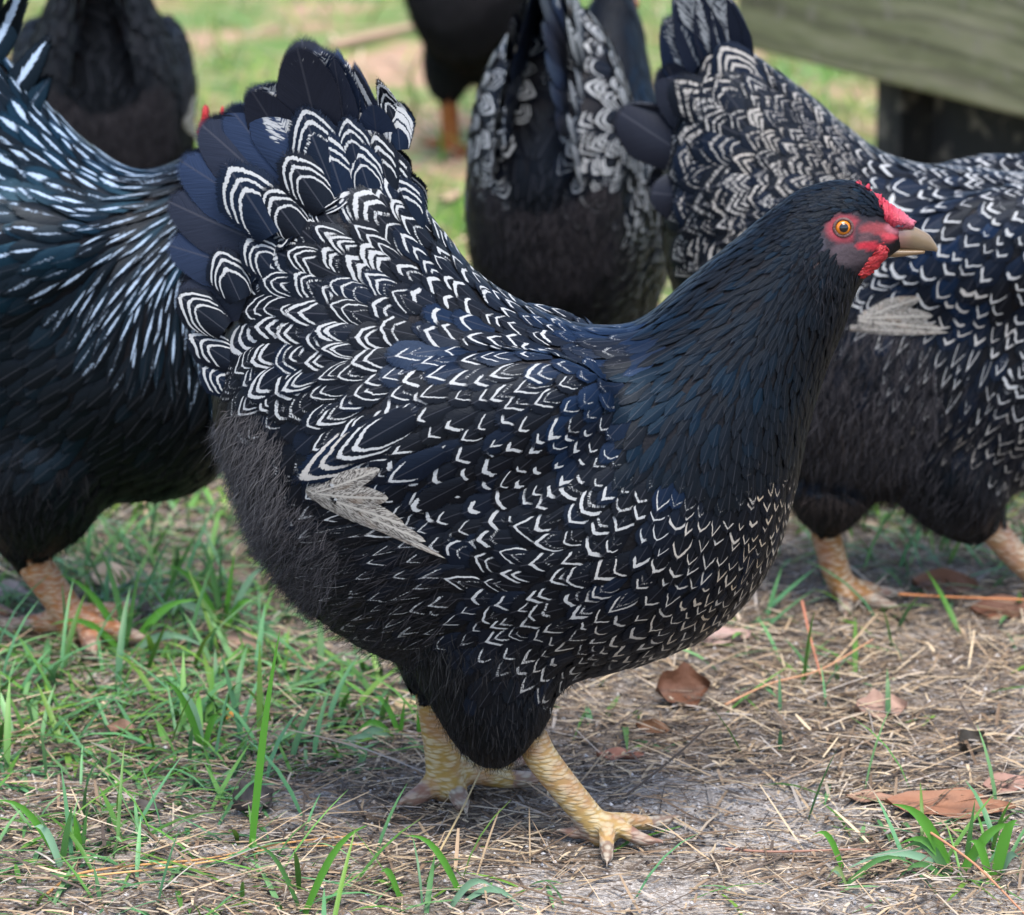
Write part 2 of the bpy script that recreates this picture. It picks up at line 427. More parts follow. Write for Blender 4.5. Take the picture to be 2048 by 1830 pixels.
    for ii, fi in enumerate(idx):
        if bare[ii]: continue
        f = F[ii]; P = cen[fi]; L, W = f[K['L']] * px, f[K['W']] * px
        T = np.array([f[2], 0, -f[3]]); N = VN[vi[fi]]
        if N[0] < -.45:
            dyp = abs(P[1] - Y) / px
            kk = max(0., 1 - max(0., -.66 - N[0]) * 7) if 'hollow_shade' not in spec else min(1., max(0., (dyp - spec['hollow_shade']) / 40))  # rear-facing feathers lose lacing and blue: tail hollow's shade put into colour
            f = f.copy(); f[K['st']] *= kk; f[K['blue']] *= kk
        if f[K['fl']] < .75:
            r = .66 * math.sqrt(L * W) / math.sqrt(f[K['dens']])
            if not near_taken(P, r):
                gridh.setdefault(tuple((P / cell).astype(int)), []).append(P)
                j = lambda s_: 1 + s_ * random.uniform(-1, 1)
                Tj = T + np.array([random.uniform(-.13, .13), random.uniform(-.16, .16), random.uniform(-.13, .13)])
                rg = reg[near[ii]]
                if rg in ('wing', 'flank_plumage', 'thigh_plumage') and P[1] > Y: rg += '_far'
                mb = mbs.setdefault(rg, MB())
                at = fat(f[6] + random.uniform(-.10, .06), f[7] * j(.4), f[8] * j(.2), f[9] * j(.45), f[10] * j(.35), f[11] * j(.4),
                         min(1, f[12] * j(.25)), f[13] * j(.3), f[14] * j(.8), None, min(1, f[15] * j(.5)), f[16] * j(.5))
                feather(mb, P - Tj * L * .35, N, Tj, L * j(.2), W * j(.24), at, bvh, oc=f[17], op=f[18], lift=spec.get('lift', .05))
                nfe += 1
    # soft down
    flist = spec.get('fluff', [])
    for (bx, by, rx, ry, dx, dy, Ls, n, c0, c1, wd) in flist:
        e = ((C2[:, 0] - bx) / rx) ** 2 + ((C2[:, 1] - by) / ry) ** 2
        cand = np.nonzero((e < 1) & ~bare)[0]
        if len(cand) == 0: continue
        for ii in rng.choice(cand, n):
            P = cen[idx[ii]] + rng.normal(0, .0015, 3); N = VN[vi[idx[ii]]]
            T = np.array([dx, 0, -dy]) + rng.normal(0, .28, 3)
            T = T - N * T.dot(N) * .8; T /= np.linalg.norm(T); Lq = Ls * px * random.uniform(.6, 1.3)
            D = T + N * random.uniform(.1, .55); Sd = np.cross(N, T); ww = wd * px * random.uniform(.5, 1.2)
            b = rng.normal(0, .12, 3)
            pts = []
            for tt, wk in ((0, .8), (.4, 1), (.75, .7), (1, .12)):
                q = P + D * Lq * tt * .8 - N * Lq * .22 * tt * tt + b * Lq * tt * tt
                pts += [q - Sd * ww * wk, q + Sd * ww * wk]
            m_ = random.random() ** 1.5; cc = np.array(c0) * (1 - m_) + np.array(c1) * m_
            fl.add(pts, [(0, 1, 3, 2), (2, 3, 5, 4), (4, 5, 7, 6)], col=cc)
    V -= origin; me.vertices.foreach_set('co', V.astype(np.float32).ravel()); me.update()
    me.materials.clear(); me.materials.append(MAT['skin'])
    me.polygons.foreach_set('use_smooth', [True] * nf)
    me.name = 'body'; bo = bpy.data.objects.new('body', me); COL.objects.link(bo); bo.parent = root
    for rg, mb in mbs.items():
        rg = rg.replace('_far', ''); mt = spec.get('mats', {}).get(rg, MAT['feather'])
        mb.build(rg, mt, root, origin)
    if fl.n: fl.build('down', MAT['fluff'], root, origin)
    # tail and other traced feathers: (root x,y, tip x,y, W, y root, y tip, attributes, oc, op, camber)
    for pname, mt, lst in spec.get('traced', []):
        for sg in (-1, 1):
            mb = MB()
            for (rx, ry, tx, ty, W, yr, yt, at, oc, op, cam_) in lst:
                R = onY(rx, ry, Y - yr * px); Tp = onY(tx, ty, Y - yt * px); R[1] = Y + sg * yr * px; Tp[1] = Y + sg * yt * px
                surf = pname.startswith('wing_')
                if surf:
                    hit = []
                    for (hx, hy) in ((rx, ry), (tx, ty)):
                        dr = ray(hx, hy); dr /= np.linalg.norm(dr); dr[1] *= -sg
                        lc, nr, _, _ = bvh.ray_cast(Vector((0, Y + sg * Y, CAMH)), Vector(dr)); hit.append((np.array(lc), np.array(nr)))
                    R, Tp = hit[0][0], hit[1][0]; NN = hit[0][1] + hit[1][1]
                else: NN = np.array([0.05, sg * 1.0, .22])
                D = Tp - R; L = np.linalg.norm(D)
                at2 = dict(at); at2['fd'] = [random.random(), at['fd'][1], at['fd'][2]]
                feather(mb, R, NN, D, L, W * px, at2, bvh if surf else None, lift=.015, curl=spec.get('tcurl', -.06), camber=cam_, oc=oc, op=op, root=.5, base=(yr + 130) * px * .012 if surf else 0, side=random.uniform(-.05, .05), fine=True)
            mb.build(pname, mt, root, origin)
    # head pieces
    for pname, mt, stl, yo, cc, ends in spec.get('head', []):
        for sg in ((0,) if yo == 0 else (-1, 1)):
            V2, F2 = sweep(stl, Y, px, 5, 14, 0, sg * yo * px)
            cA = np.tile(np.array(cc), (len(V2), 1))
            if ends is not None:
                q = toPx(np.stack([V2[:, 0], np.full(len(V2), Y), V2[:, 2]], 1))
                m_ = np.clip((q[:, 0] - ends[0]) / (ends[1] - ends[0]), 0, 1)[:, None]
                m2 = np.clip((q[:, 1] - ends[3]) / (ends[4] - ends[3]), 0, 1)[:, None]
                cA = cA * (1 - m2) + np.array(ends[5]) * m2
                cA = cA * (1 - m_) + np.array(ends[2]) * m_
            if mt == MAT['comb']:
                k_ = rng.uniform(.6, 1.15, (len(V2), 1)); cA = cA * k_; V2 = V2 + rng.normal(0, .00050, V2.shape)
            mb = MB(); mb.add(V2, F2, col=cA); mb.build(pname, mt, root, origin)
    if 'eye' in spec:
        ex, ey, er = spec['eye']
        for sg in (-1, 1):
            dr = ray(ex, ey); dr /= np.linalg.norm(dr); dr[1] *= -sg; loc, nr, _, _ = bvh.ray_cast(Vector((0, Y + sg * Y, CAMH)), Vector(dr))
            if loc is None: continue
            n = np.array(nr) + np.array([.15, sg * 1.6, .1]); n /= np.linalg.norm(n); loc = np.array(loc)
            a = np.cross(n, [0, 0, 1.]); a /= np.linalg.norm(a); b = np.cross(a, n)
            R = er * px * 1.08
            V2, F2 = ellipsoid(loc - n * R * .42, (n * R, a * R, b * R), 24, 14)
            rr = np.linalg.norm((V2 - loc) - ((V2 - loc) @ n)[:, None] * n, axis=1) / (er * px)
            ca = np.where((rr < .95)[:, None], np.array([.50, .15, .008]), np.array([.16, .04, .01]))
            ca = np.where((rr < .62)[:, None], np.array([.38, .09, .006]), ca)
            mb = MB(); mb.add(V2, F2, col=ca); eo = mb.build('eye', MAT['eye'], root, origin)
            R2 = er * px * .56
            V2, F2 = ellipsoid(loc + n * R * .5, (n * R2 * .42, a * R2, b * R2), 20, 10)
            mb = MB(); mb.add(V2, F2, col=(.004, .004, .005)); mb.build('pupil', MAT['eye'], eo, origin)
            ring = [loc + n * R * .12 + (a * math.cos(q) * 1.14 + b * math.sin(q) * 1.06) * er * px for q in np.linspace(0, 2 * math.pi, 25)]
            V2, F2 = tube(ring, [er * px * .20] * 25, 2, 10)
            mb = MB(); mb.add(V2, F2, col=(.10, .05, .045)); mb.build('eyelid', MAT['comb'], root, origin)
    print(name, 'feathers', nfe, 'verts', len(V), 'fluff', fl.n // 8, 't', round(time.time() - T0, 1))
    return root

def toes(base, tips, r=.0062, claw=.011):
    """foot: each toe a bent chain from the ankle to a tip on the ground"""
    out = []
    for tp in tips:
        b = np.array(base); t = np.array(tp); d = t - b; d[2] = 0; Ld = np.linalg.norm(d); u = d / Ld
        pts = [b + np.array([0, 0, .004]), b + d * .33 + np.array([0, 0, -b[2] + .0125]), b + d * .62 + np.array([0, 0, -b[2] + .0085]),
               b + d * .88 + np.array([0, 0, -b[2] + .0075])]
        out.append((pts, [r * 1.25, r * 1.12, r * .98, r * .82]))
        e = pts[-1]; out.append(([e, e + u * claw * .6 + np.array([0, 0, .0012]), e + u * claw * 1.25 + np.array([0, 0, -.005])], [r * .62, r * .42, r * .1], 'claw'))
    return out
def leg(pts, rad, foot_tips, col, r=.0062):
    L = [(pts, rad, col)]
    for t in toes(pts[-1], foot_tips, r):
        L.append((t[0], t[1], (.18, .14, .11) if len(t) > 2 else col))
    return L

# ------------------------------------------------------------------ the walking hen in front
YM, PXM = 1.97, .0003
nearY = onG(1215, 1690)[1]; farY = onG(900, 1600)[1]
YEL = (.40, .28, .10); ORG = (.55, .27, .10)
ft = onG(1213, 1692); ft[2] = .012
near_leg = leg([onY(1062, 1470, nearY), onY(1085, 1518, nearY), onY(1150, 1600, nearY), onY(1200, 1662, nearY), ft], [.0100, .0100, .0093, .0098, .0095],
               [onG(1352, 1660), onG(1312, 1708), onG(1214, 1748), onG(1128, 1688)], YEL, .0047)
ft2 = onG(900, 1590); ft2[2] = .014
far_leg = leg([onY(862, 1380, farY), onY(873, 1440, farY), onY(885, 1510, farY), onY(893, 1570, farY), ft2], [.0105, .0108, .0112, .0125, .0118],
              [onG(1068, 1530), onG(1090, 1580), onG(930, 1640), onG(808, 1628)], (.34, .23, .06), .0064)
tc = fat(st=0, blue=.75)
def TP(st=0., **k): return fat(st=st, blue=k.pop('blue', .55), **k)
LC = dict(q1=.86, wl=.043, d=.17, n2=2, smax=.97, c=.60, kv=.3, oc=.5, op=2.1, dens=1.4)
LC3 = dict(q1=.87, wl=.038, d=.15, n2=2, smax=1.0, c=.62, kv=.2, oc=.5, op=2.2, dens=1.35)
SPK = dict(q1=.70, wl=.26, d=.4, n2=0, smax=.5, c=.3, kv=.2, blue=.95)
main = dict(
    Y=YM, px=PXM, ox=1010, keep=(1700, 460, 130), voxel=.0019, cand=90000,
    st=[(770, 300, 610, 400, 36), (800, 350, 520, 500, 95), (880, 455, 455, 650, 150), (950, 545, 425, 800, 200), (1050, 612, 460, 960, 240), (1140, 650, 545, 1130, 262),
        (1215, 660, 695, 1268, 275), (1268, 652, 930, 1355, 275), (1300, 632, 1180, 1340, 260), (1345, 590, 1400, 1270, 235), (1392, 545, 1525, 1150, 203),
        (1445, 500, 1582, 1000, 168), (1495, 458, 1612, 860, 138), (1545, 415, 1650, 740, 112), (1592, 386, 1690, 650, 90), (1650, 366, 1706, 590, 70),
        (1706, 364, 1728, 552, 58), (1752, 392, 1755, 528, 44), (1785, 430, 1782, 512, 32), (1806, 455, 1803, 497, 14)],
    wings=[(902, 888, -.965, .27, 340, 172, 188, 94)],
    thighs=[([onY(940, 1080, YM - .012), onY(985, 1290, YM - .024), onY(1012, 1425, nearY), onY(1052, 1466, nearY)], [.058, .051, .037, .027]),
            ([onY(900, 1150, YM + .012), onY(880, 1290, farY), onY(865, 1380, farY)], [.055, .034, .016])],
    legs=near_leg + far_leg,
    paint=[(475, 960, 110, 170, (.035, .034, .035)), (1700, 480, 86, 70, (.028, .022, .026)), (1620, 490, 32, 26, (.05, .05, .065)), (1637, 540, 24, 16, (.16, .10, .085)),
           (1688, 457, 40, 31, (.24, .035, .045)), (1700, 500, 40, 14, (.09, .06, .07)), (1722, 470, 18, 30, (.05, .035, .04)), (1750, 458, 36, 14, (.22, .045, .05)), (1700, 512, 46, 20, (.06, .045, .05)), (1735, 478, 20, 16, (.10, .055, .06)),
           (1738, 492, 30, 9, (.42, .03, .045)), (1770, 474, 28, 10, (.42, .05, .065)), (1790, 455, 22, 14, (.32, .11, .13)), (1752, 476, 16, 7, (.06, .035, .04))],
    bare=[(655, 285, 125, 75), (1700, 472, 62, 50), (1762, 478, 70, 48), (1725, 505, 60, 44)],
    field=[
        # saddle and tail coverts
        (640, 330, -.5, -.85, 165, 58, 'saddle', dict(LC3, dens=1.1)), (700, 420, -.55, -.75, 140, 48, 'saddle', dict(LC3)), (560, 470, -.75, -.6, 150, 52, 'saddle', LC3),
        (790, 400, -.45, -.9, 120, 38, 'saddle', dict(LC, n2=1.4)), (500, 560, -.95, -.2, 130, 46, 'saddle', LC3), (620, 560, -.85, -.5, 130, 46, 'saddle', LC3),
        (740, 530, -.75, -.6, 110, 36, 'saddle', LC), (880, 500, -.6, -.75, 100, 27, 'saddle', dict(n2=.8, kv=.6)), (560, 650, -1, -.05, 118, 40, 'saddle', LC),
        (450, 660, -.95, .2, 110, 42, 'saddle', LC), (820, 620, -.85, -.45, 98, 28, 'saddle', dict(n2=.7, kv=.6)), (930, 570, -.75, -.6, 92, 22, 'saddle', dict(kv=.6)),
        (690, 680, -.95, -.1, 105, 34, 'saddle', dict(LC, n2=1)), (1020, 625, -.8, -.45, 82, 20, 'saddle', dict(st=.9, kv=.6)), (560, 770, -.8, .5, 100, 36, 'saddle', dict(LC, n2=1.2)),
        (690, 770, -.85, .35, 95, 31, 'saddle', dict(LC, n2=1)), (450, 780, -.7, .6, 95, 36, 'saddle', dict(LC, st=.8)), (470, 850, -.45, .85, 85, 30, 'saddle', dict(st=.45)),
        (600, 860, -.7, .7, 90, 30, 'saddle', dict(st=.15)), (900, 660, -.95, -.15, 90, 25, 'saddle', dict(kv=.6, blue=.6)), (1100, 665, -1, -.1, 82, 19, 'saddle', dict(st=.75, kv=.6, blue=.7)),
        (1200, 680, -1, .08, 100, 20, 'saddle', dict(st=.3, blue=1., kv=.8)), (1260, 690, -.95, .25, 100, 20, 'saddle', dict(st=.35, blue=1., kv=.8)),
        # wing
        (850, 735, -.9, .35, 98, 28, 'wing', dict(kv=.85, c=.5, n2=.5, blue=.35)), (1000, 740, -.9, .4, 96, 28, 'wing', dict(kv=.85, c=.5, n2=.6, blue=.35)),
        (1100, 770, -.85, .45, 88, 29, 'wing', dict(kv=.85, c=.5, n2=.6, blue=.35)), (1200, 790, -.8, .55, 72, 24, 'wing', dict(st=.35, blue=.9)),
        (780, 830, -.8, .5, 92, 30, 'wing', dict(kv=.85, c=.5, n2=.4)), (930, 850, -.85, .5, 80, 27, 'wing', dict(kv=.75, c=.42, smax=.55)), (1060, 880, -.82, .55, 76, 26, 'wing', dict(kv=.75, smax=.5)),
        (1190, 880, -.75, .65, 66, 23, 'wing', dict(smax=.42, st=.85, blue=.35)), (700, 900, -.78, .62, 105, 36, 'wing', dict(LC, n2=.8)), (830, 950, -.82, .55, 90, 28, 'wing', dict(kv=.4, smax=.55)),
        (960, 990, -.85, .5, 88, 28, 'wing', dict(kv=.4, smax=.55)), (1080, 980, -.8, .6, 78, 26, 'wing', dict(kv=.6, smax=.6)), (930, 1060, -.9, .4, 85, 26, 'wing', dict(st=.5)),
        # breast and belly
        (1190, 1020, -.75, .65, 82, 31, 'breast_plumage', dict(kv=.7, c=.48, n2=.6)), (1060, 1090, -.85, -.2, 92, 33, 'breast_plumage', dict(kv=.8, c=.55, n2=.8)),
        (960, 1130, -.8, -.45, 92, 30, 'breast_plumage', dict(kv=.8, c=.5, n2=.6)), (1130, 1170, -.95, .2, 88, 32, 'breast_plumage', dict(kv=.8, c=.52, n2=.8)),
        (1020, 1250, -.95, .3, 84, 30, 'breast_plumage', dict(kv=.8, c=.5, n2=.5)), (1240, 1150, -.82, .5, 78, 29, 'breast_plumage', dict(kv=.7, c=.5, n2=.5, warm=.2)),
        (1300, 1040, -.5, .85, 70, 25, 'breast_plumage', dict(st=.85, kv=.8, c=.5)), (1400, 1060, -.35, .95, 68, 22, 'breast_plumage', dict(kv=.8, c=.55, warm=.45)), (1350, 1160, -.55, .8, 72, 24, 'breast_plumage', dict(kv=.8, warm=.4)),
        (1545, 1000, -.08, 1, 62, 18, 'breast_plumage', dict(kv=.9, warm=.9, smax=.6)), (1500, 1120, -.35, .95, 64, 19, 'breast_plumage', dict(kv=.9, warm=.85, c=.55)),
        (1420, 1220, -.65, .75, 68, 21, 'breast_plumage', dict(kv=.8, warm=.8)), (1260, 1280, -.9, .4, 76, 24, 'breast_plumage', dict(kv=.7, warm=.5)), (1130, 1310, -.9, .45, 78, 24, 'breast_plumage', dict(kv=.7, warm=.35, st=.85)),
        (1220, 1350, -.9, .3, 60, 20, 'breast_plumage', dict(st=.15)),
        # flank
        (720, 1080, -.96, .22, 112, 17, 'flank_plumage', dict(st=.55, smax=.5, c=1.1, kv=.9, wl=.05)), (860, 1150, -.85, .3, 105, 20, 'flank_plumage', dict(st=.6, smax=.5, c=.9, kv=.9)),
        (640, 1160, -.88, .42, 110, 16, 'flank_plumage', dict(st=.62, smax=.5, c=1.1, kv=.9)), (760, 1230, -.8, .58, 108, 17, 'flank_plumage', dict(st=.62, smax=.5, c=1.1, kv=.9)),
        (620, 1250, -.65, .72, 95, 16, 'flank_plumage', dict(st=.35, smax=.4, c=1.1, kv=.9)), (880, 1260, -.85, .5, 95, 22, 'flank_plumage', dict(st=.65, smax=.6, c=.8, kv=.9)),
        (800, 1320, -.7, .7, 90, 18, 'flank_plumage', dict(st=.2)), (960, 1330, -.6, .8, 80, 22, 'flank_plumage', dict(st=.15)), (1010, 1420, -.1, 1, 60, 14, 'thigh_plumage', dict(st=.0, blue=.05)),
        (1050, 1480, .1, 1, 45, 10, 'thigh_plumage', dict(st=0, blue=.05)), (870, 1350, 0, 1, 50, 14, 'thigh_plumage', dict(st=0, blue=.05)),
        (520, 1000, -.6, .7, 90, 16, 'flank_plumage', dict(st=0, blue=.05)), (480, 930, -.5, .8, 90, 16, 'flank_plumage', dict(st=0, blue=.05)), (560, 1120, -.6, .75, 95, 16, 'flank_plumage', dict(st=.1, blue=.05)),
        # neck and head
        (1270, 790, -.65, .75, 78, 15, 'hackle', dict(st=.05, blue=.8, oc=.55, op=1.4)), (1290, 900, -.5, .85, 66, 16, 'hackle', dict(st=.02, blue=.7, oc=.5, op=1.5)),
        (1380, 760, -.65, .75, 62, 11, 'hackle', dict(st=.0, blue=.75, oc=.6, op=1.3)), (1400, 900, -.35, .95, 60, 13, 'hackle', dict(st=0, blue=.5, oc=.5, op=1.4)),
        (1340, 650, -.85, .5, 66, 10, 'hackle', dict(st=0, blue=.55, oc=.6, op=1.3)), (1460, 640, -.75, .65, 56, 9, 'hackle', dict(st=0, blue=.45, oc=.6, op=1.3)), (1480, 790, -.4, .9, 52, 10, 'hackle', dict(st=0, blue=.6, oc=.6, op=1.3)),
        (1470, 530, -.82, .55, 50, 8, 'hackle', dict(st=0, blue=.3, oc=.6, op=1.3)), (1560, 640, -.5, .85, 45, 8, 'hackle', dict(st=0, blue=.25, oc=.6, op=1.3)), (1560, 840, -.12, 1, 48, 11, 'hackle', dict(st=0, blue=.12)),
        (1550, 480, -.85, .5, 38, 6, 'hackle', dict(st=0, blue=.3)), (1640, 680, -.15, 1, 40, 8, 'hackle', dict(st=0, blue=.05)), (1610, 420, -.92, .35, 30, 5, 'hackle', dict(st=0, blue=.3)),
        (1680, 390, -1, .1, 24, 4.5, 'hackle', dict(st=0, blue=.35)), (1730, 395, -.95, -.2, 20, 4, 'hackle', dict(st=0, blue=.3)), (1700, 600, -.25, 1, 30, 6, 'hackle', dict(st=0, blue=.02)), (1620, 520, -.6, .8, 32, 6, 'hackle', dict(st=0, blue=.25)),
        (1450, 960, -.25, 1, 58, 15, 'hackle', dict(st=.06, blue=.15)), (1540, 925, -.05, 1, 52, 14, 'hackle', dict(st=.25, warm=.8, smax=.5, blue=.05)),
    ],
    mats=dict(hackle=MAT['hackle'], thigh_plumage=MAT['hackle']),
    fluff=[(490, 960, 90, 150, -.45, .8, 46, 13000, (.032, .030, .032), (.125, .118, .118), .42), (560, 1120, 120, 130, -.6, .7, 44, 10000, (.020, .019, .021), (.085, .08, .083), .42),
           (720, 1200, 200, 160, -.8, .5, 44, 6500, (.008, .008, .009), (.040, .038, .042), .45), (1000, 1400, 150, 130, 0, 1, 34, 9000, (.003, .003, .0035), (.024, .023, .0235), .42),
           (870, 1330, 60, 70, 0, 1, 40, 1200, (.006, .006, .007), (.03, .03, .03), .8), (1680, 600, 60, 60, -.1, 1, 24, 900, (.006, .006, .008), (.03, .03, .035), .6),
           (1640, 430, 120, 70, -.9, .3, 17, 2600, (.004, .005, .008), (.016, .022, .036), .45), (1620, 545, 50, 40, -.3, 1, 18, 900, (.006, .006, .008), (.03, .03, .036), .45)],
    traced=[
        ('tail', MAT['tail'], [
            (560, 600, 340, 588, 53, 60, 118, TP(.0), .4, 2.6, .1), (575, 560, 322, 492, 58, 58, 112, TP(0), .4, 2.6, .1), (580, 510, 320, 405, 63, 54, 104, TP(0), .42, 2.6, .1),
            (590, 470, 350, 312, 65, 50, 94, TP(0), .42, 2.6, .1), (600, 430, 396, 232, 63, 45, 82, TP(.02), .42, 2.6, .1), (610, 400, 446, 206, 61, 40, 70, TP(0), .42, 2.6, .1),
            (620, 380, 498, 158, 56, 20, 30, TP(0, blue=.1), .5, 2.6, .1), (625, 370, 520, 162, 70, 44, 76, TP(.52, **SPK), .45, 2.4, .14), (640, 360, 575, 152, 61, 34, 52, TP(0), .45, 2.6, .1),
            (650, 340, 598, 60, 63, 12, 16, TP(.2, blue=.05), .4, 2.6, .1), (655, 340, 596, 110, 65, 36, 52, TP(.5, **SPK), .45, 2.4, .14), (675, 330, 640, 82, 65, 26, 34, TP(.48, **SPK), .45, 2.3, .14),
            (700, 330, 668, 84, 36, 12, 14, TP(.2, **SPK), .6, 1.7, .1), (715, 320, 690, 108, 36, 20, 24, TP(.5, **SPK), .7, 1.5, .1), (745, 330, 714, 110, 41, 26, 30, TP(.95, q1=.78, wl=.08, d=.2, n2=2, smax=.9, c=.8, kv=.8), .75, 1.4, .12),
            (760, 330, 745, 190, 43, 6, 8, TP(.2), .5, 2., .1)]),
        ('tail_coverts', MAT['feather'], [
            (545, 470, 452, 322, 64, 88, 108, fat(**LC3), .46, 2.4, .2), (745, 400, 705, 282, 44, 66, 80, fat(**LC3), .46, 2.3, .2), (650, 420, 570, 300, 50, 80, 96, fat(**dict(LC3, st=.8)), .46, 2.4, .2), (780, 385, 748, 262, 38, 48, 58, fat(**LC), .46, 2.3, .2), (720, 350, 690, 230, 40, 54, 64, fat(**dict(LC3, st=.7)), .48, 2.2, .2), (600, 470, 528, 372, 50, 88, 102, fat(**LC3), .46, 2.4, .2), (660, 360, 598, 212, 56, 60, 76, fat(**dict(LC3, n2=1.5, blue=.35)), .5, 2.2, .2),
            (690, 400, 640, 262, 58, 68, 84, fat(**dict(LC3, kv=.5)), .5, 2.0, .2), (680, 470, 612, 340, 50, 80, 98, fat(**LC3), .46, 2.4, .2), (730, 480, 680, 355, 50, 78, 92, fat(**LC3), .46, 2.4, .2),
            (800, 300, 792, 200, 36, 22, 30, fat(**dict(LC, wl=.09)), .46, 2.4, .2), (800, 400, 772, 295, 40, 44, 54, fat(**LC), .46, 2.4, .2), (830, 460, 795, 350, 44, 60, 70, fat(**LC3), .46, 2.3, .2),
            (480, 600, 432, 500, 46, 92, 112, fat(**LC3), .46, 2.4, .2), (560, 560, 490, 470, 46, 92, 106, fat(**LC3), .46, 2.4, .2), (450, 660, 352, 588, 44, 92, 112, fat(**LC3), .46, 2.4, .2),
            (470, 730, 372, 665, 40, 96, 112, fat(**LC), .46, 2.4, .2), (480, 780, 395, 735, 40, 100, 114, fat(**LC), .46, 2.4, .2), (800, 270, 755, 150, 26, 14, 18, fat(**dict(LC, st=.7)), .7, 1.5, .1)]),
        ('wing_quills', MAT['pale'], [
            (615, 976, 900, 1105, 14, 430, 0, fat(), .7, 1.6, .1), (618, 978, 858, 1075, 25, 455, 0, fat(), .6, 1.8, .1), (622, 980, 815, 1040, 32, 480, 0, fat(), .6, 1.8, .1), (626, 982, 780, 995, 34, 505, 0, fat(), .6, 1.8, .1), (634, 982, 765, 940, 25, 530, 0, fat(), .6, 1.8, .1)]),
        ('wing_tips', MAT['feather'], [
            (800, 840, 592, 972, 44, 640, 0, fat(**dict(LC, warm=.3, n2=1.2)), .5, 2.0, .15), (830, 830, 665, 925, 40, 690, 0, fat(**dict(LC, n2=1)), .46, 2.2, .15), (890, 900, 770, 968, 30, 700, 0, fat(**dict(LC, n2=0, smax=.7)), .46, 2.2, .15), (930, 960, 810, 1020, 26, 600, 0, fat(smax=.5), .46, 2.2, .15)]),
    ],
    head=[
        ('comb', MAT['comb'], [(1700, 379, 1708, 394, 5), (1709, 368, 1716, 396, 8), (1718, 362, 1724, 398, 9), (1727, 372, 1732, 402, 10), (1737, 373, 1740, 410, 10), (1746, 384, 1748, 420, 11), (1757, 387, 1752, 436, 20), (1765, 396, 1758, 448, 28), (1775, 401, 1766, 453, 32), (1785, 411, 1776, 456, 32), (1800, 419, 1788, 457, 30), (1815, 431, 1803, 457, 24), (1832, 446, 1822, 456, 12)], 0, (.40, .022, .045), (1780, 1832, (.46, .12, .16), 300, 360, (.40, .022, .045))),
        ('wattle', MAT['comb'], [(1764, 484, 1744, 500, 6), (1776, 497, 1733, 516, 8), (1772, 515, 1716, 530, 9), (1757, 534, 1704, 543, 9), (1738, 550, 1706, 552, 8), (1722, 557, 1712, 556, 3)], 38, (.36, .018, .02), (1740, 1775, (.46, .03, .04), 500, 560, (.34, .012, .014))),
        ('beak', MAT['beak'], [(1786, 449, 1756, 493, 24), (1806, 449, 1772, 495, 22), (1826, 452, 1800, 497, 19), (1843, 460, 1824, 499, 13), (1858, 469, 1849, 501, 9), (1869, 484, 1865, 502, 5), (1876, 497, 1873, 504, 2)], 0, (.24, .10, .10), (1782, 1826, (.17, .12, .07), 470, 520, (.24, .11, .07))),
        ('beak', MAT['beak'], [(1750, 490, 1756, 511, 18), (1785, 493, 1786, 514, 17), (1818, 496, 1818, 511, 13), (1850, 499, 1848, 507, 7)], 0, (.17, .105, .05), None),
        ('nostril', MAT['beak'], [(1783, 447, 1784, 455, 3), (1795, 445, 1797, 455, 5), (1806, 449, 1806, 454, 3)], 21, (.09, .08, .12), None)],
    eye=(1686, 455, 15.5))
hen = bird('hen', main)
tag(hen, 'black hen with white double-laced plumage walking in front, head raised, orange eye', 'hen', 'hens and rooster in the yard')

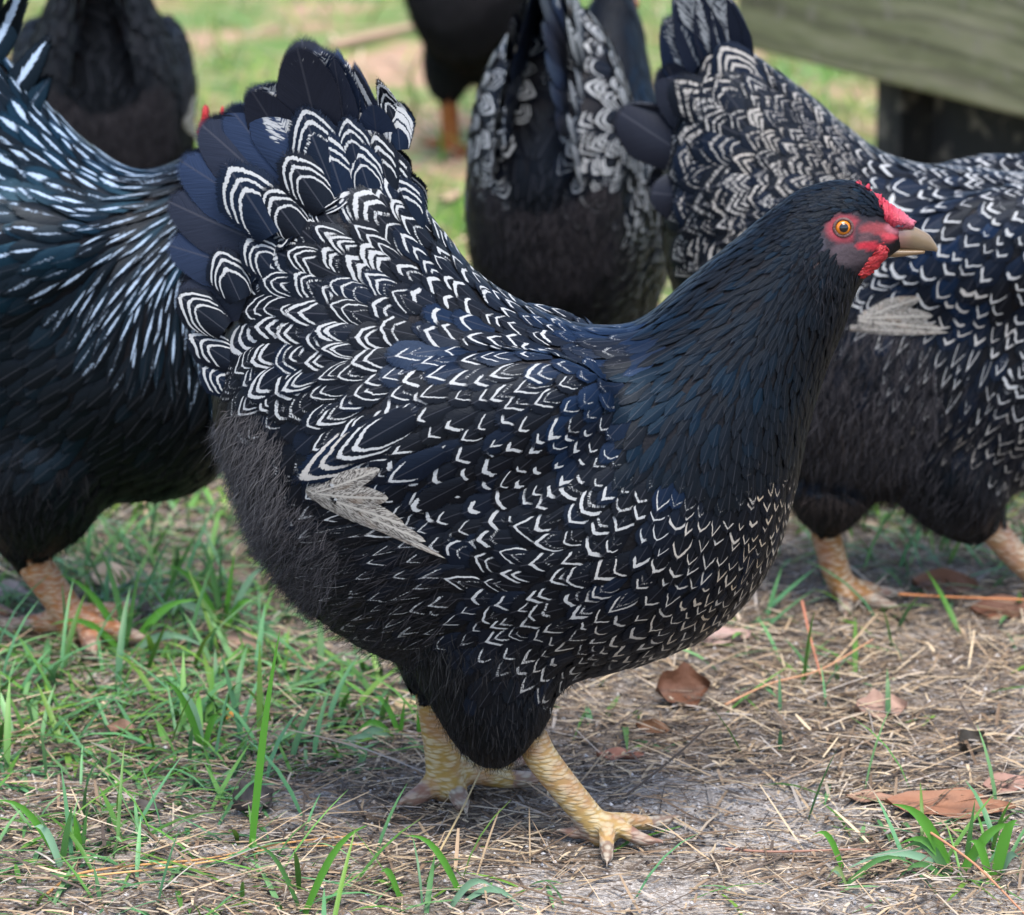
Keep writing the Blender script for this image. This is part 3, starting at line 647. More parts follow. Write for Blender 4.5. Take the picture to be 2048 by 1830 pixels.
# ------------------------------------------------------------------ hen walking behind on the right
YR, PXR = 2.40, .000363
rn = onG(2110, 1215); rn[2] = .012; rf = onG(1692, 1215); rf[2] = .012
WAV = dict(q1=.82, wl=.05, d=.16, n2=2, smax=.95, c=.55, kv=.5, st=.52, warm=.35, oc=.5, dens=2.5)
right = dict(
    Y=YR, px=PXR, ox=1850, voxel=.0026, cand=50000,
    st=[(1455, 60, 1360, 190, 40), (1530, 120, 1330, 340, 90), (1620, 188, 1330, 520, 140), (1710, 268, 1385, 680, 178), (1790, 318, 1470, 830, 200), (1870, 332, 1580, 950, 212),
        (1960, 336, 1740, 985, 218), (2040, 348, 1900, 985, 215), (2110, 342, 2060, 970, 205), (2170, 312, 2190, 900, 180), (2215, 262, 2270, 780, 150), (2255, 200, 2310, 640, 120),
        (2290, 142, 2335, 510, 92), (2330, 88, 2360, 400, 72), (2380, 52, 2400, 300, 62), (2430, 60, 2425, 245, 50), (2475, 110, 2458, 215, 34)],
    wings=[(1985, 525, -.97, .22, 290, 150, 150, 85)],
    thighs=[([onY(1860, 800, YR - .012), onY(1905, 940, YR - .03), onY(1950, 1020, rn[1]), onY(1985, 1050, rn[1])], [.056, .046, .030, .015]),
            ([onY(1680, 850, YR + .012), onY(1665, 960, rf[1]), onY(1650, 1045, rf[1])], [.055, .040, .018])],
    legs=leg([onY(1970, 1030, rn[1]), onY(1990, 1062, rn[1]), onY(2040, 1120, rn[1]), rn], [.0105, .0108, .01, .010], [onG(2230, 1205), onG(2200, 1240), onG(2105, 1250)], (.36, .22, .12))
        + leg([onY(1640, 1030, rf[1]), onY(1655, 1080, rf[1]), onY(1675, 1150, rf[1]), rf], [.0105, .011, .0105, .0105], [onG(1800, 1205), onG(1790, 1235), onG(1690, 1250)], (.26, .13, .04)),
    field=[
        (1420, 120, -.5, -.85, 130, 46, 'saddle', dict(WAV, st=.6)), (1480, 200, -.6, -.75, 120, 46, 'saddle', WAV), (1400, 260, -.85, -.3, 125, 46, 'saddle', WAV), (1560, 200, -.7, -.7, 90, 32, 'saddle', WAV),
        (1560, 320, -.85, -.3, 105, 40, 'saddle', WAV), (1400, 400, -.9, .2, 120, 46, 'saddle', dict(WAV, n2=1.5)), (1640, 280, -.8, -.55, 82, 27, 'saddle', WAV), (1480, 420, -.9, .3, 115, 44, 'saddle', WAV), (1700, 350, -.85, -.3, 78, 22, 'saddle', dict(WAV, n2=1)),
        (1600, 420, -.9, .15, 95, 34, 'saddle', WAV), (1400, 520, -.8, .6, 100, 38, 'saddle', WAV), (1500, 560, -.8, .5, 100, 38, 'saddle', dict(WAV, st=.7)), (1780, 380, -.9, -.1, 72, 20, 'saddle', dict(st=.85)), (1880, 360, -1, 0, 72, 22, 'saddle', dict(kv=.7, n2=.7)),
        (2000, 370, -1, .05, 76, 24, 'saddle', dict(kv=.7, n2=.7)), (1840, 400, -.6, .8, 85, 34, 'wing', dict(kv=.8, c=.5, blue=.35)), (1900, 430, -.7, .7, 70, 24, 'wing', dict(kv=.8, blue=.35)), (1990, 470, -.6, .8, 62, 20, 'wing', dict(kv=.9, smax=.55, blue=.4)),
        (1850, 540, -.6, .8, 72, 24, 'wing', dict(kv=.2, smax=.8, blue=.7)), (1930, 600, -.5, .85, 75, 24, 'wing', dict(kv=.3, smax=.8, blue=.8, warm=.4)), (2030, 600, -.5, .85, 68, 22, 'wing', dict(kv=.8, warm=.2)), (1760, 570, -.9, .5, 80, 30, 'wing', dict(LC, n2=1)),
        (2100, 500, -.6, .8, 60, 20, 'wing', dict(kv=.9)), (2050, 760, -.5, .9, 68, 24, 'breast_plumage', dict(kv=.8, n2=.6)), (2150, 700, -.3, .95, 66, 22, 'breast_plumage', dict(kv=.8)), (2040, 880, -.6, .8, 68, 22, 'breast_plumage', dict(kv=.7, warm=.4)),
        (1720, 720, -.35, .95, 90, 14, 'flank_plumage', dict(st=.25, smax=.5, c=1.1, kv=.9)), (1850, 760, -.3, .95, 88, 15, 'flank_plumage', dict(st=.72, smax=.5, c=1.1, kv=.9)), (1940, 760, -.35, .95, 85, 15, 'flank_plumage', dict(st=.75, smax=.5, c=1.1, kv=.9)),
        (1820, 860, -.55, .85, 80, 15, 'flank_plumage', dict(st=.6, smax=.5, c=1., kv=.9, warm=.6)), (1920, 860, -.55, .85, 75, 15, 'flank_plumage', dict(st=.5, smax=.5, c=1., kv=.9, warm=.5)), (1650, 850, -.4, .9, 80, 14, 'flank_plumage', dict(st=0, blue=.02)),
        (1920, 970, -.2, 1, 60, 12, 'thigh_plumage', dict(st=0, blue=.05)), (1650, 980, 0, 1, 55, 12, 'thigh_plumage', dict(st=0, blue=.02)), (1560, 800, -.6, .75, 80, 14, 'rump_plumage', dict(st=0, blue=.02)),
        (2230, 560, -.5, .85, 58, 12, 'hackle', dict(st=0, blue=.5, oc=.6, op=1.3)), (2290, 380, -.6, .8, 50, 9, 'hackle', dict(st=0, blue=.4, oc=.6, op=1.3)), (2250, 760, -.1, 1, 60, 18, 'breast_plumage', dict(kv=.8, warm=.6)), (2420, 100, -.9, .2, 24, 6, 'hackle', dict(st=0, blue=.3))],
    mats=dict(hackle=MAT['hackle'], thigh_plumage=MAT['hackle']),
    fluff=[(1720, 790, 170, 170, -.25, .95, 50, 12000, (.011, .0105, .012), (.07, .065, .07), .5), (1680, 930, 140, 110, -.1, 1, 44, 7000, (.009, .008, .008), (.045, .036, .032), .5), (1900, 900, 160, 160, -.35, .9, 40, 7000, (.007, .007, .008), (.042, .04, .045), .5),
           (1480, 780, 120, 150, -.6, .75, 50, 3000, (.01, .01, .01), (.05, .046, .046), .5)],
    traced=[('tail', MAT['tail'], [(1400, 330, 1235, 215, 62, 30, 60, TP(0, blue=.0), .4, 2.4, .3), (1420, 400, 1300, 380, 50, 60, 90, TP(0, blue=0), .4, 2.4, .3), (1420, 300, 1330, 120, 50, 34, 50, TP(.1, blue=.1), .42, 2.4, .2),
                                   (1430, 260, 1330, 20, 50, 26, 40, TP(.5, **SPK), .45, 2.4, .14), (1450, 240, 1365, -60, 52, 20, 30, TP(.6, **SPK), .45, 2.4, .14), (1470, 220, 1400, -80, 50, 14, 20, TP(.65, **SPK), .5, 2.2, .14), (1490, 200, 1440, -40, 44, 8, 10, TP(.6, **SPK), .5, 2.2, .14),
                                   (1380, 330, 1330, 250, 40, 10, 20, TP(0, blue=0), .4, 2.4, .1)]),
            ('tail_coverts', MAT['feather'], [(1440, 250, 1345, 150, 50, 70, 84, fat(**WAV), .46, 2.4, .2), (1500, 180, 1440, 80, 46, 60, 66, fat(**dict(WAV, st=.75)), .46, 2.4, .2), (1430, 340, 1350, 300, 50, 86, 100, fat(**WAV), .46, 2.4, .2), (1430, 420, 1345, 400, 52, 96, 108, fat(**WAV), .46, 2.4, .2), (1500, 420, 1405, 470, 56, 120, 130, fat(**WAV), .46, 2.4, .2)]),
            ('wing_quills', MAT['pale'], [(1700, 655, 1895, 668, 11, 420, 0, fat(), .7, 1.6, .1), (1715, 640, 1885, 655, 20, 450, 0, fat(), .6, 1.8, .1), (1725, 635, 1865, 630, 25, 480, 0, fat(), .6, 1.8, .1), (1735, 632, 1840, 590, 20, 510, 0, fat(), .6, 1.8, .1)])])
hen2 = bird('hen', right)
tag(hen2, 'speckled black hen behind the front hen at right, head outside the picture', 'hen', 'hens and rooster in the yard')

# ------------------------------------------------------------------ rooster at the left edge
YL, PXL = 2.32, .000351
ln = onG(172, 1278); ln[2] = .013; lf = onG(-90, 1235); lf[2] = .013
HK = dict(st=0, oc=.7, op=1.2, c=.6, kv=.9, wl=.036, dens=1.25)
roost = dict(
    Y=YL, px=PXL, ox=150, voxel=.0026, cand=50000, lift=.07,
    st=[(-230, -120, -300, 60, 60), (-110, 10, -290, 330, 110), (0, 105, -250, 640, 160), (105, 225, -130, 880, 198), (195, 305, 50, 985, 218), (278, 348, 220, 995, 212), (330, 335, 370, 990, 198),
        (370, 314, 470, 910, 172), (400, 296, 528, 780, 142), (424, 276, 548, 620, 112), (440, 262, 545, 480, 84), (456, 256, 535, 400, 60), (486, 258, 530, 360, 46), (520, 280, 540, 342, 28)],
    wings=[(-30, 560, -.95, .25, 260, 150, 160, 75)],
    thighs=[([onY(110, 800, YL - .012), onY(80, 970, YL - .028), onY(60, 1070, ln[1]), onY(66, 1112, ln[1])], [.066, .048, .026, .016]), ([onY(-60, 850, YL + .012), onY(-90, 1000, lf[1]), onY(-120, 1090, lf[1])], [.06, .045, .018])],
    legs=leg([onY(52, 1085, ln[1]), onY(70, 1130, ln[1]), onY(120, 1200, ln[1]), onY(160, 1258, ln[1]), ln], [.0125, .0125, .012, .0125, .012], [onG(290, 1300), onG(285, 1225), onG(190, 1330), onG(-10, 1270)], (.42, .17, .06), .0075)
        + leg([onY(-130, 1070, lf[1]), onY(-115, 1150, lf[1]), lf], [.012, .012, .011], [onG(30, 1250), onG(20, 1275), onG(-90, 1280)], (.36, .15, .06), .007),
    paint=[(490, 300, 60, 60, (.45, .03, .03))],
    field=[
        (20, 60, -.5, -.85, 150, 26, 'saddle', dict(wl=.042, dens=1.5, st=.2, streak=.8, blue=.35)), (60, 220, -.65, -.75, 120, 24, 'saddle', dict(wl=.042, dens=1.5, st=.0, streak=.9, blue=.6)), (160, 320, -.8, -.55, 100, 20, 'saddle', dict(wl=.042, dens=1.5, st=0, streak=1., blue=.6)),
        (40, 340, -.8, -.5, 120, 26, 'saddle', dict(wl=.042, dens=1.5, st=.3, streak=.9, blue=.9)), (230, 370, -.9, -.3, 90, 17, 'saddle', dict(wl=.042, dens=1.5, st=0, streak=.7, blue=.6)), (100, 430, -.95, -.1, 120, 26, 'saddle', dict(wl=.042, dens=1.5, st=.2, streak=.8, blue=.8)),
        (20, 470, -.97, .1, 130, 30, 'wing', dict(wl=.042, dens=1.5, st=.4, streak=.8, blue=.85)), (150, 480, -.95, .25, 110, 20, 'wing', dict(wl=.042, dens=1.5, st=0, streak=.35, blue=.6)), (40, 560, -.9, .35, 110, 24, 'wing', dict(wl=.042, dens=1.5, st=0, streak=.2, blue=.4)),
        (370, 345, -.9, .45, 95, 10, 'hackle', dict(HK, streak=.3)), (300, 400, -.85, .5, 110, 11, 'hackle', dict(HK, streak=.6, blue=.3)), (240, 460, -.8, .6, 120, 12, 'hackle', dict(HK, streak=.6, blue=.3)), (340, 480, -.6, .8, 115, 11, 'hackle', dict(HK, streak=.8, blue=.3)),
        (250, 560, -.55, .8, 120, 12, 'hackle', dict(HK, streak=.75, blue=.3)), (370, 580, -.2, 1, 110, 11, 'hackle', dict(HK, streak=.85)), (300, 640, -.25, 1, 110, 12, 'hackle', dict(HK, streak=.8)), (200, 620, -.5, .85, 110, 13, 'hackle', dict(HK, streak=.5)),
        (420, 700, 0, 1, 100, 12, 'hackle', dict(HK, streak=.5)), (330, 720, -.1, 1, 100, 14, 'hackle', dict(HK, streak=.25)), (470, 420, -.4, .9, 80, 10, 'hackle', dict(HK, streak=.3)), (500, 330, -.6, .6, 40, 6, 'hackle', dict(HK)),
        (110, 680, -.75, .6, 95, 22, 'breast_plumage', dict(st=0, streak=.1, blue=.15)), (60, 780, -.85, .5, 85, 24, 'breast_plumage', dict(st=0, blue=.22)), (160, 790, -.8, .55, 80, 24, 'breast_plumage', dict(st=0, blue=.14)), (300, 830, -.7, .7, 80, 20, 'breast_plumage', dict(st=0, blue=.03)),
        (100, 900, -.8, .6, 80, 22, 'breast_plumage', dict(st=0, blue=.1)), (400, 880, -.7, .7, 75, 18, 'breast_plumage', dict(st=0, blue=0)), (250, 960, -.9, .4, 70, 18, 'breast_plumage', dict(st=0, blue=0)), (60, 1040, -.1, 1, 60, 14, 'thigh_plumage', dict(st=0, blue=.0)), (-80, 800, -.8, .6, 90, 22, 'breast_plumage', dict(st=0, blue=.2))],
    mats=dict(hackle=MAT['rooster'], saddle=MAT['rooster'], wing=MAT['rooster'], wing_far=MAT['rooster'], breast_plumage=MAT['rooster'], thigh_plumage=MAT['hackle']),
    fluff=[(70, 1010, 120, 110, -.1, 1, 40, 1800, (.004, .004, .005), (.016, .016, .017), .8), (300, 960, 180, 60, -.6, .8, 36, 1400, (.004, .004, .005), (.012, .012, .012), .8)],
    traced=[('tail', MAT['rooster'], [(-60, 200, 60, -60, 30, 40, 30, fat(st=.2, streak=.9, blue=.4), .5, 2, .2), (-20, 260, 92, 60, 30, 60, 60, fat(st=0, streak=.9, blue=.35), .5, 2, .2), (0, 300, 95, 150, 26, 70, 70, fat(st=0, streak=.3, blue=.35), .5, 2, .2),
                                    (-80, 160, 10, -150, 40, 20, 10, fat(st=0, blue=.3), .5, 2, .2), (-150, 100, -60, -260, 45, 15, 0, fat(st=0, blue=.3), .5, 2, .2), (-120, 200, -40, -120, 45, 45, 40, fat(st=0, blue=.3), .5, 2, .2)])],
    head=[('comb', MAT['comb'], [(395, 262, 400, 275, 8), (403, 235, 412, 290, 12), (411, 206, 425, 290, 10), (422, 246, 436, 290, 12), (436, 250, 448, 285, 12), (444, 212, 462, 280, 10), (458, 246, 476, 280, 12), (474, 222, 490, 284, 10), (488, 250, 504, 290, 10), (505, 270, 520, 300, 8)], 0, (.42, .012, .014), None),
          ('beak', MAT['beak'], [(525, 285, 525, 335, 22), (555, 295, 550, 336, 14), (580, 322, 578, 336, 4)], 0, (.35, .22, .1), None),
          ('wattle', MAT['comb'], [(520, 335, 500, 345, 6), (530, 380, 490, 370, 8), (525, 430, 500, 420, 6), (515, 445, 508, 445, 3)], 22, (.58, .02, .02), None)],
    eye=(505, 305, 13))
rooster = bird('rooster', roost)
tag(rooster, 'black rooster with blue-white streaked neck at the left edge, partly behind the front hen', 'rooster', 'hens and rooster in the yard')

# ------------------------------------------------------------------ further hens: copies of the front hen turned another way
def copy_tree(o, parent=None):
    c = o.copy(); COL.objects.link(c)
    if parent is not None: c.parent = parent
    for ch in o.children: copy_tree(ch, c)
    return c
def swap(o, a, b):
    for ch in o.children:
        for sl in ch.material_slots:
            if sl.material == a: sl.link = 'OBJECT'; sl.material = b
def place(src, at, yaw, sc, label):
    c = copy_tree(src); c.location = at; c.rotation_euler = (0, 0, math.radians(yaw)); c.scale = (sc,) * 3
    tag(c, label, 'hen', 'hens and rooster in the yard'); return c
rear = dict(main); rear['hollow_shade'] = 75; rear['voxel'] = .003; rear['cand'] = 45000; rear['keep'] = (1700, 460, 130)
rear['st'] = [(770, 240, 640, 330, 60), (800, 340, 540, 500, 165), (880, 455, 465, 650, 215), (950, 545, 430, 800, 235)] + main['st'][4:]
rear['fluff'] = [(q[0], q[1], q[2], q[3], q[4], q[5], q[6], q[7] // 2, q[8], q[9], q[10] * 1.5) for q in main['fluff']]
rear['traced'] = [(n_, m_, [(a[0], a[1], a[2], a[3], a[4], a[5] * 1.25, a[6] * 1.45, *a[7:]) for a in l_]) for n_, m_, l_ in main['traced'] if not n_.startswith('wing_')]
rear_hen = bird('hen', rear)
rear_hen.location = (onY(1150, 300, 2.78)[0], 2.78, 0); rear_hen.rotation_euler = (0, 0, math.radians(78)); rear_hen.scale = (.93,) * 3
tag(rear_hen, 'laced hen seen from behind between the front hen\'s tail and neck, tail raised', 'hen', 'hens and rooster in the yard')
dark_hen = place(hen, (onY(205, 200, 3.15)[0], 3.15, 0), 97, .98, 'blurred dark hen seen from behind at the upper left, beyond the rooster')
far_hen = place(hen, (onY(985, 200, 4.05)[0], 4.05, 0), 70, 1.0, 'far hen at the top of the picture with only dark thighs and orange legs showing')

MAT['orange_skin'] = MAT['skin'].copy(); MAT['orange_skin'].name = 'orange_leg_skin'
_t = MAT['orange_skin'].node_tree; _b = _t.nodes['Principled BSDF']; _l = _b.inputs['Base Color'].links[0]; _m = _t.nodes.new('ShaderNodeMix'); _m.data_type = 'RGBA'; _m.blend_type = 'MULTIPLY'
_m.inputs['Factor'].default_value = 1; _t.links.new(_l.from_socket, _m.inputs[6]); _m.inputs[7].default_value = (.85, .42, .25, 1); _t.links.new(_m.outputs[2], _b.inputs['Base Color'])
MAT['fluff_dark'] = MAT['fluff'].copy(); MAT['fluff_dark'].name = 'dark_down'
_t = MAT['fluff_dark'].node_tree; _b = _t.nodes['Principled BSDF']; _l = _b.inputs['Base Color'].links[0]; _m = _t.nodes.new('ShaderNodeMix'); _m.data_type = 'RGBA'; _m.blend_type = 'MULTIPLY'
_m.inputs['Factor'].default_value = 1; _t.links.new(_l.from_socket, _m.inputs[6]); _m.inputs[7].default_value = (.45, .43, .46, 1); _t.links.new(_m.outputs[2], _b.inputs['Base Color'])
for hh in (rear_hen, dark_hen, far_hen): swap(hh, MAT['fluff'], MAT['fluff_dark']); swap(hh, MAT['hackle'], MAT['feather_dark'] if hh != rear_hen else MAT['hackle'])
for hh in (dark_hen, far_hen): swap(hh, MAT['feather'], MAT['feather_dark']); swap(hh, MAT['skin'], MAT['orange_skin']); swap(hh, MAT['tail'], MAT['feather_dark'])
# ------------------------------------------------------------------ ground
def gh(x, y):
    return .004 * np.sin(x * 9 + 1.3 * y) * np.cos(y * 7 - .5 * x) + .002 * np.sin(x * 31 + 2) * np.sin(y * 27 + 1)
xs = np.unique(np.concatenate([np.linspace(-60, -3, 16), np.linspace(-3, -1, 14), np.linspace(-1, 1, 161), np.linspace(1, 3, 14), np.linspace(3, 60, 16)]))
ys = np.unique(np.concatenate([np.linspace(-40, 1, 16), np.linspace(1, 1.7, 12), np.linspace(1.7, 3, 131), np.linspace(3, 7, 90), np.linspace(7, 90, 20)]))
GX, GY = np.meshgrid(xs, ys); GZ = np.where((np.abs(GX) < 3) & (GY < 9) & (GY > 0), gh(GX, GY), 0)
mb = MB(); mb.add(np.stack([GX.ravel(), GY.ravel(), GZ.ravel()], 1), grid_faces(len(ys), len(xs), False))
g = NT('sandy_soil'); o = g.obj()
n1 = g.noise(o, 7, 4); n2 = g.noise(o, 55, 5, .7); n3 = g.noise(o, 420, 4, .7)
c = g.ramp(n1, [(.3, (.090, .068, .050)), (.5, (.185, .148, .115)), (.68, (.31, .275, .24))])
c = g.mix(g.sm(n2, .42, .68), c, (.055, .040, .030))
c = g.mix(g.sm(n3, .50, .70), c, (.42, .395, .37))
c = g.mix(g.M('MULTIPLY', g.sm(n3, .48, .32), .8), c, (.045, .035, .028))
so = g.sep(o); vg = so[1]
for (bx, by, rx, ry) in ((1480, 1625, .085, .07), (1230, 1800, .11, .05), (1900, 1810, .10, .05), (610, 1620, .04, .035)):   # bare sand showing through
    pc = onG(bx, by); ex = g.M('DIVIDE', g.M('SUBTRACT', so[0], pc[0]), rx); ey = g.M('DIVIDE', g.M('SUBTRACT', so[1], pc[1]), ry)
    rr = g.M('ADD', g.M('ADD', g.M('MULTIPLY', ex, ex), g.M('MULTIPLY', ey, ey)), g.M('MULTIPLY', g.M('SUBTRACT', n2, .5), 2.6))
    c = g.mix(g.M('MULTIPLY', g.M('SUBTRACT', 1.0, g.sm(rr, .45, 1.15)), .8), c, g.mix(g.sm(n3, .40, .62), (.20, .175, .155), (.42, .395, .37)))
far = g.sm(vg, 2.5, 3.6)
green = g.ramp(g.noise(o, 4.2, 3), [(.38, (.36, .23, .15)), (.47, (.22, .20, .08)), (.60, (.10, .18, .04))])
c = g.mix(g.M('MULTIPLY', far, .85), c, green)
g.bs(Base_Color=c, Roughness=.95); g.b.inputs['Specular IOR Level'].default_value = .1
g.bump(g.M('ADD', g.M('MULTIPLY', n2, 1.0), g.M('MULTIPLY', n3, .35)), .006, .8)
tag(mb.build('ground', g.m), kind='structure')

def ribbon(mb, P, d, L, wd, rise, droop, col, seg=4, wp=(.7, 1, .9, .6, .06), fold=.25, colt=None):
    """bent blade from P along horizontal direction d; rise = start slope, droop = how far it bends down"""
    h = np.array([d[0], d[1], 0.0]); s = np.array([-d[1], d[0], 0.0]); V = []
    for i in range(seg + 1):
        t = i / seg
        a = rise - droop * t
        if i == 0: q = np.array(P, float)
        else: q = q + (h * math.cos(a) + np.array([0, 0, 1]) * math.sin(a)) * (L / seg)
        if q[2] < .0015 and i: q[2] = .0015 + .001 * random.random()
        k = wp[min(i, len(wp) - 1)] * wd * .5
        up = np.array([0, 0, 1]) * math.cos(a) - h * math.sin(a)
        V += [q - s * k + up * fold * k, q, q + s * k + up * fold * k]
    F = []
    for i in range(seg):
        b = i * 3; F += [(b, b + 1, b + 4, b + 3), (b + 1, b + 2, b + 5, b + 4)]
    cc = np.tile(np.array(col, float), (len(V), 1))
    if colt is not None:
        tt = np.repeat(np.linspace(0, 1, seg + 1), 3)[:, None]; cc = cc * (1 - tt) + np.array(colt) * tt
    mb.add(V, F, col=cc)
def gpt(px, py):
    P = onG(px, py); P[2] = gh(P[0], P[1]); return P
GREENS = [(.045, .13, .022), (.07, .19, .03), (.09, .21, .045), (.05, .14, .05), (.10, .20, .03)]
PALEG = [(.08, .22, .085), (.11, .23, .09), (.065, .18, .08)]
STRAWS = [(.32, .235, .145), (.23, .165, .105), (.41, .325, .215), (.17, .12, .078), (.12, .08, .05), (.33, .27, .20), (.08, .06, .045), (.28, .245, .21), (.06, .045, .035)]
def vary(c, a=.25):
    return np.array(c) * random.uniform(1 - a, 1 + a)
def pick_ground(n, dens):
    """n points over the yard weighted by dens(picture x, picture y)"""
    out = []
    while len(out) < n:
        X = random.uniform(-.75, .8); Yv = random.uniform(1.72, 2.75)
        p = toPx(np.array([[X, Yv, 0]]))[0]
        if random.random() < dens(p[0], p[1]): out.append((np.array([X, Yv, gh(X, Yv)]), p))
    return out
def blob(x, y, bx, by, rx, ry): return math.exp(-((x - bx) / rx) ** 2 - ((y - by) / ry) ** 2)
def grass_d(x, y):
    d = .10 if x < 900 else .012
    d += .75 * blob(x, y, 250, 1250, 420, 230) + .5 * blob(x, y, 250, 1500, 400, 180) + .45 * blob(x, y, 150, 1700, 320, 120) + .45 * blob(x, y, 700, 1420, 220, 100)
    d += .3 * blob(x, y, 1900, 1050, 350, 130) + .12 * blob(x, y, 1500, 1350, 500, 100) + .35 * blob(x, y, 1930, 1700, 170, 80) + .25 * blob(x, y, 700, 1800, 500, 60) + .5 * blob(x, y, 1200, 900, 900, 180)
    d -= .5 * blob(x, y, 820, 1600, 250, 100)
    return max(d, 0.006)
mb = MB()
for P, p in pick_ground(3900, grass_d):
    a = random.uniform(0, 2 * math.pi); lying = random.random() < .68
    L = random.uniform(.014, .068) * (1.15 if p[1] < 1400 else 1); wd = random.uniform(.0016, .005) * (.75 if p[1] > 1550 else 1)
    c = vary(random.choice(GREENS if random.random() < .6 else PALEG)); ct = c * random.uniform(.9, 1.4) + np.array([.02, .02, 0])
    ribbon(mb, P, (math.cos(a), math.sin(a)), L, wd, random.uniform(.15, .6) if lying else random.uniform(.7, 1.45), random.uniform(.1, 1.2), c, colt=ct)
for i in range(15000):       # the lawn further back
    Yv = 2.6 + (random.random() ** 1.2) * 4.0; X = random.uniform(-.32 * Yv - .2, .32 * Yv + .2)
    if math.sin(X * 5.1 + 2) * math.cos(Yv * 3.3 + X) + random.uniform(-.7, .7) < -.25: continue
    a = random.uniform(0, 6.28)
    c = vary(random.choice([(.12, .25, .03), (.08, .22, .035), (.19, .27, .04), (.12, .25, .08), (.22, .24, .07)]))
    ribbon(mb, (X, Yv, gh(X, Yv)), (math.cos(a), math.sin(a)), random.uniform(.03, .09), random.uniform(.003, .006), random.uniform(.3, 1.4), random.uniform(.1, 1.), c, seg=3, wp=(.8, 1, .8, .1))
tag(mb.build('grass', MAT['grass']), 'scattered short green grass blades over the yard ground', 'grass', kind='stuff')
def straw_d(x, y):
    d = .45 + .5 * blob(x, y, 1500, 1450, 700, 300) - .6 * blob(x, y, 1480, 1620, 230, 65) - .4 * blob(x, y, 1250, 1780, 300, 50) - .3 * blob(x, y, 1000, 1570, 160, 60) - .5 * blob(x, y, 1240, 1690, 140, 50) - .3 * blob(x, y, 520, 1620, 160, 60) + .2 * blob(x, y, 900, 1700, 500, 100)
    return max(min(d, 1), .04)
mb = MB()
for P, p in pick_ground(38000, straw_d):
    a = random.gauss(.15, .75) + (math.pi if random.random() < .5 else 0); L = random.choice([random.uniform(.004, .014)] * 5 + [random.uniform(.012, .038)] * 3 + [random.uniform(.03, .085)])
    P[2] += random.uniform(.0005, .006) * (1 if L < .03 else .6)
    ribbon(mb, P, (math.cos(a), math.sin(a)), L, random.choice([.0006, .0008, .0011, .0016, .0022]) * random.uniform(.8, 1.2), random.uniform(-.12, .35), random.uniform(-.2, .6), vary(random.choice(STRAWS), .3), seg=3, wp=(.8, 1, .9, .6), fold=.5)
for i in range(1800):
    Yv = random.uniform(2.6, 5.6); X = random.uniform(-.3 * Yv, .3 * Yv); a = random.uniform(0, 6.28)
    ribbon(mb, (X, Yv, gh(X, Yv) + .004), (math.cos(a), math.sin(a)), random.uniform(.03, .12), random.uniform(.002, .006), .1, .2, vary((.45, .33, .22), .3), seg=2, wp=(.8, 1, .5))
tag(mb.build('straw_litter', MAT['straw']), 'dry straw and dead grass bits matted over the sandy ground', 'straw', kind='stuff')
mb = MB()          # grit
OCT = [(0, 2, 4), (2, 1, 4), (1, 3, 4), (3, 0, 4), (2, 0, 5), (1, 2, 5), (3, 1, 5), (0, 3, 5)]
for P, p in pick_ground(11000, lambda x, y: .25 + .7 * blob(x, y, 1500, 1650, 420, 130) + .3 * blob(x, y, 620, 1600, 200, 60)):
    r = random.uniform(.0006, .0018); B = np.array([(1, 0, 0), (-1, 0, 0), (0, 1, 0), (0, -1, 0), (0, 0, 1), (0, 0, -1)]) * r * rng.uniform(.6, 1.2, (6, 1))
    mb.add(P + B + np.array([0, 0, r * .4]), OCT, col=vary(random.choice([(.45, .42, .40), (.30, .26, .22), (.08, .06, .05), (.38, .30, .23), (.5, .48, .46)]), .25))
tag(mb.build('grit', MAT['straw'], smooth=False), 'grains of sand and grit on the bare patches of ground', 'grit', kind='stuff')

# ------------------------------------------------------------------ grass tufts, single blades
def tuft(label, blades, group='grass tufts in the foreground'):
    B = gpt(*blades[0][:2]); root = None; mb = MB()
    for (rx, ry, tx, ty, wpx, dep, c) in blades:
        P = gpt(rx, ry); Tp = onY(tx, ty, P[1] + dep); n = 7; V = []
        for i in range(n + 1):
            t = i / n; q = P * (1 - t) + Tp * t + np.array([0, 0, .012 * math.sin(math.pi * t)]) * (1 if abs(tx - rx) > 40 else .2)
            d = Tp - P; s = np.cross(d, [0, -1, .3]); s /= np.linalg.norm(s)
            k = wpx * .00014 * (.75 + .25 * math.sin(math.pi * min(1, t * 1.5))) * (1 - t ** 3 * .95); f = np.cross(s, d); f /= np.linalg.norm(f)
            V += [q - s * k + f * k * .3, q, q + s * k + f * k * .3]
        F = []
        for i in range(n):
            b = i * 3; F += [(b, b + 1, b + 4, b + 3), (b + 1, b + 2, b + 5, b + 4)]
        mb.add(V, F, col=vary(c, .12))
    o = mb.build('grass_tuft', MAT['grass'], None, B); o.location = B
    return tag(o, label, 'grass', group)
G1, G2, G3 = (.075, .23, .025), (.17, .30, .18), (.06, .16, .04)
tuft('tall single green blade standing upright left of the front hen\'s far foot', [(503, 1705, 560, 1260, 17, 0, G1)])
tuft('bright three-bladed tuft with one pale leaf, low on the left', [(405, 1500, 325, 1360, 17, 0, G1), (405, 1498, 357, 1385, 24, .01, G2), (408, 1500, 450, 1440, 16, 0, G1), (412, 1510, 372, 1560, 10, -.01, G1), (410, 1500, 470, 1525, 12, -.01, (.13, .25, .03))])
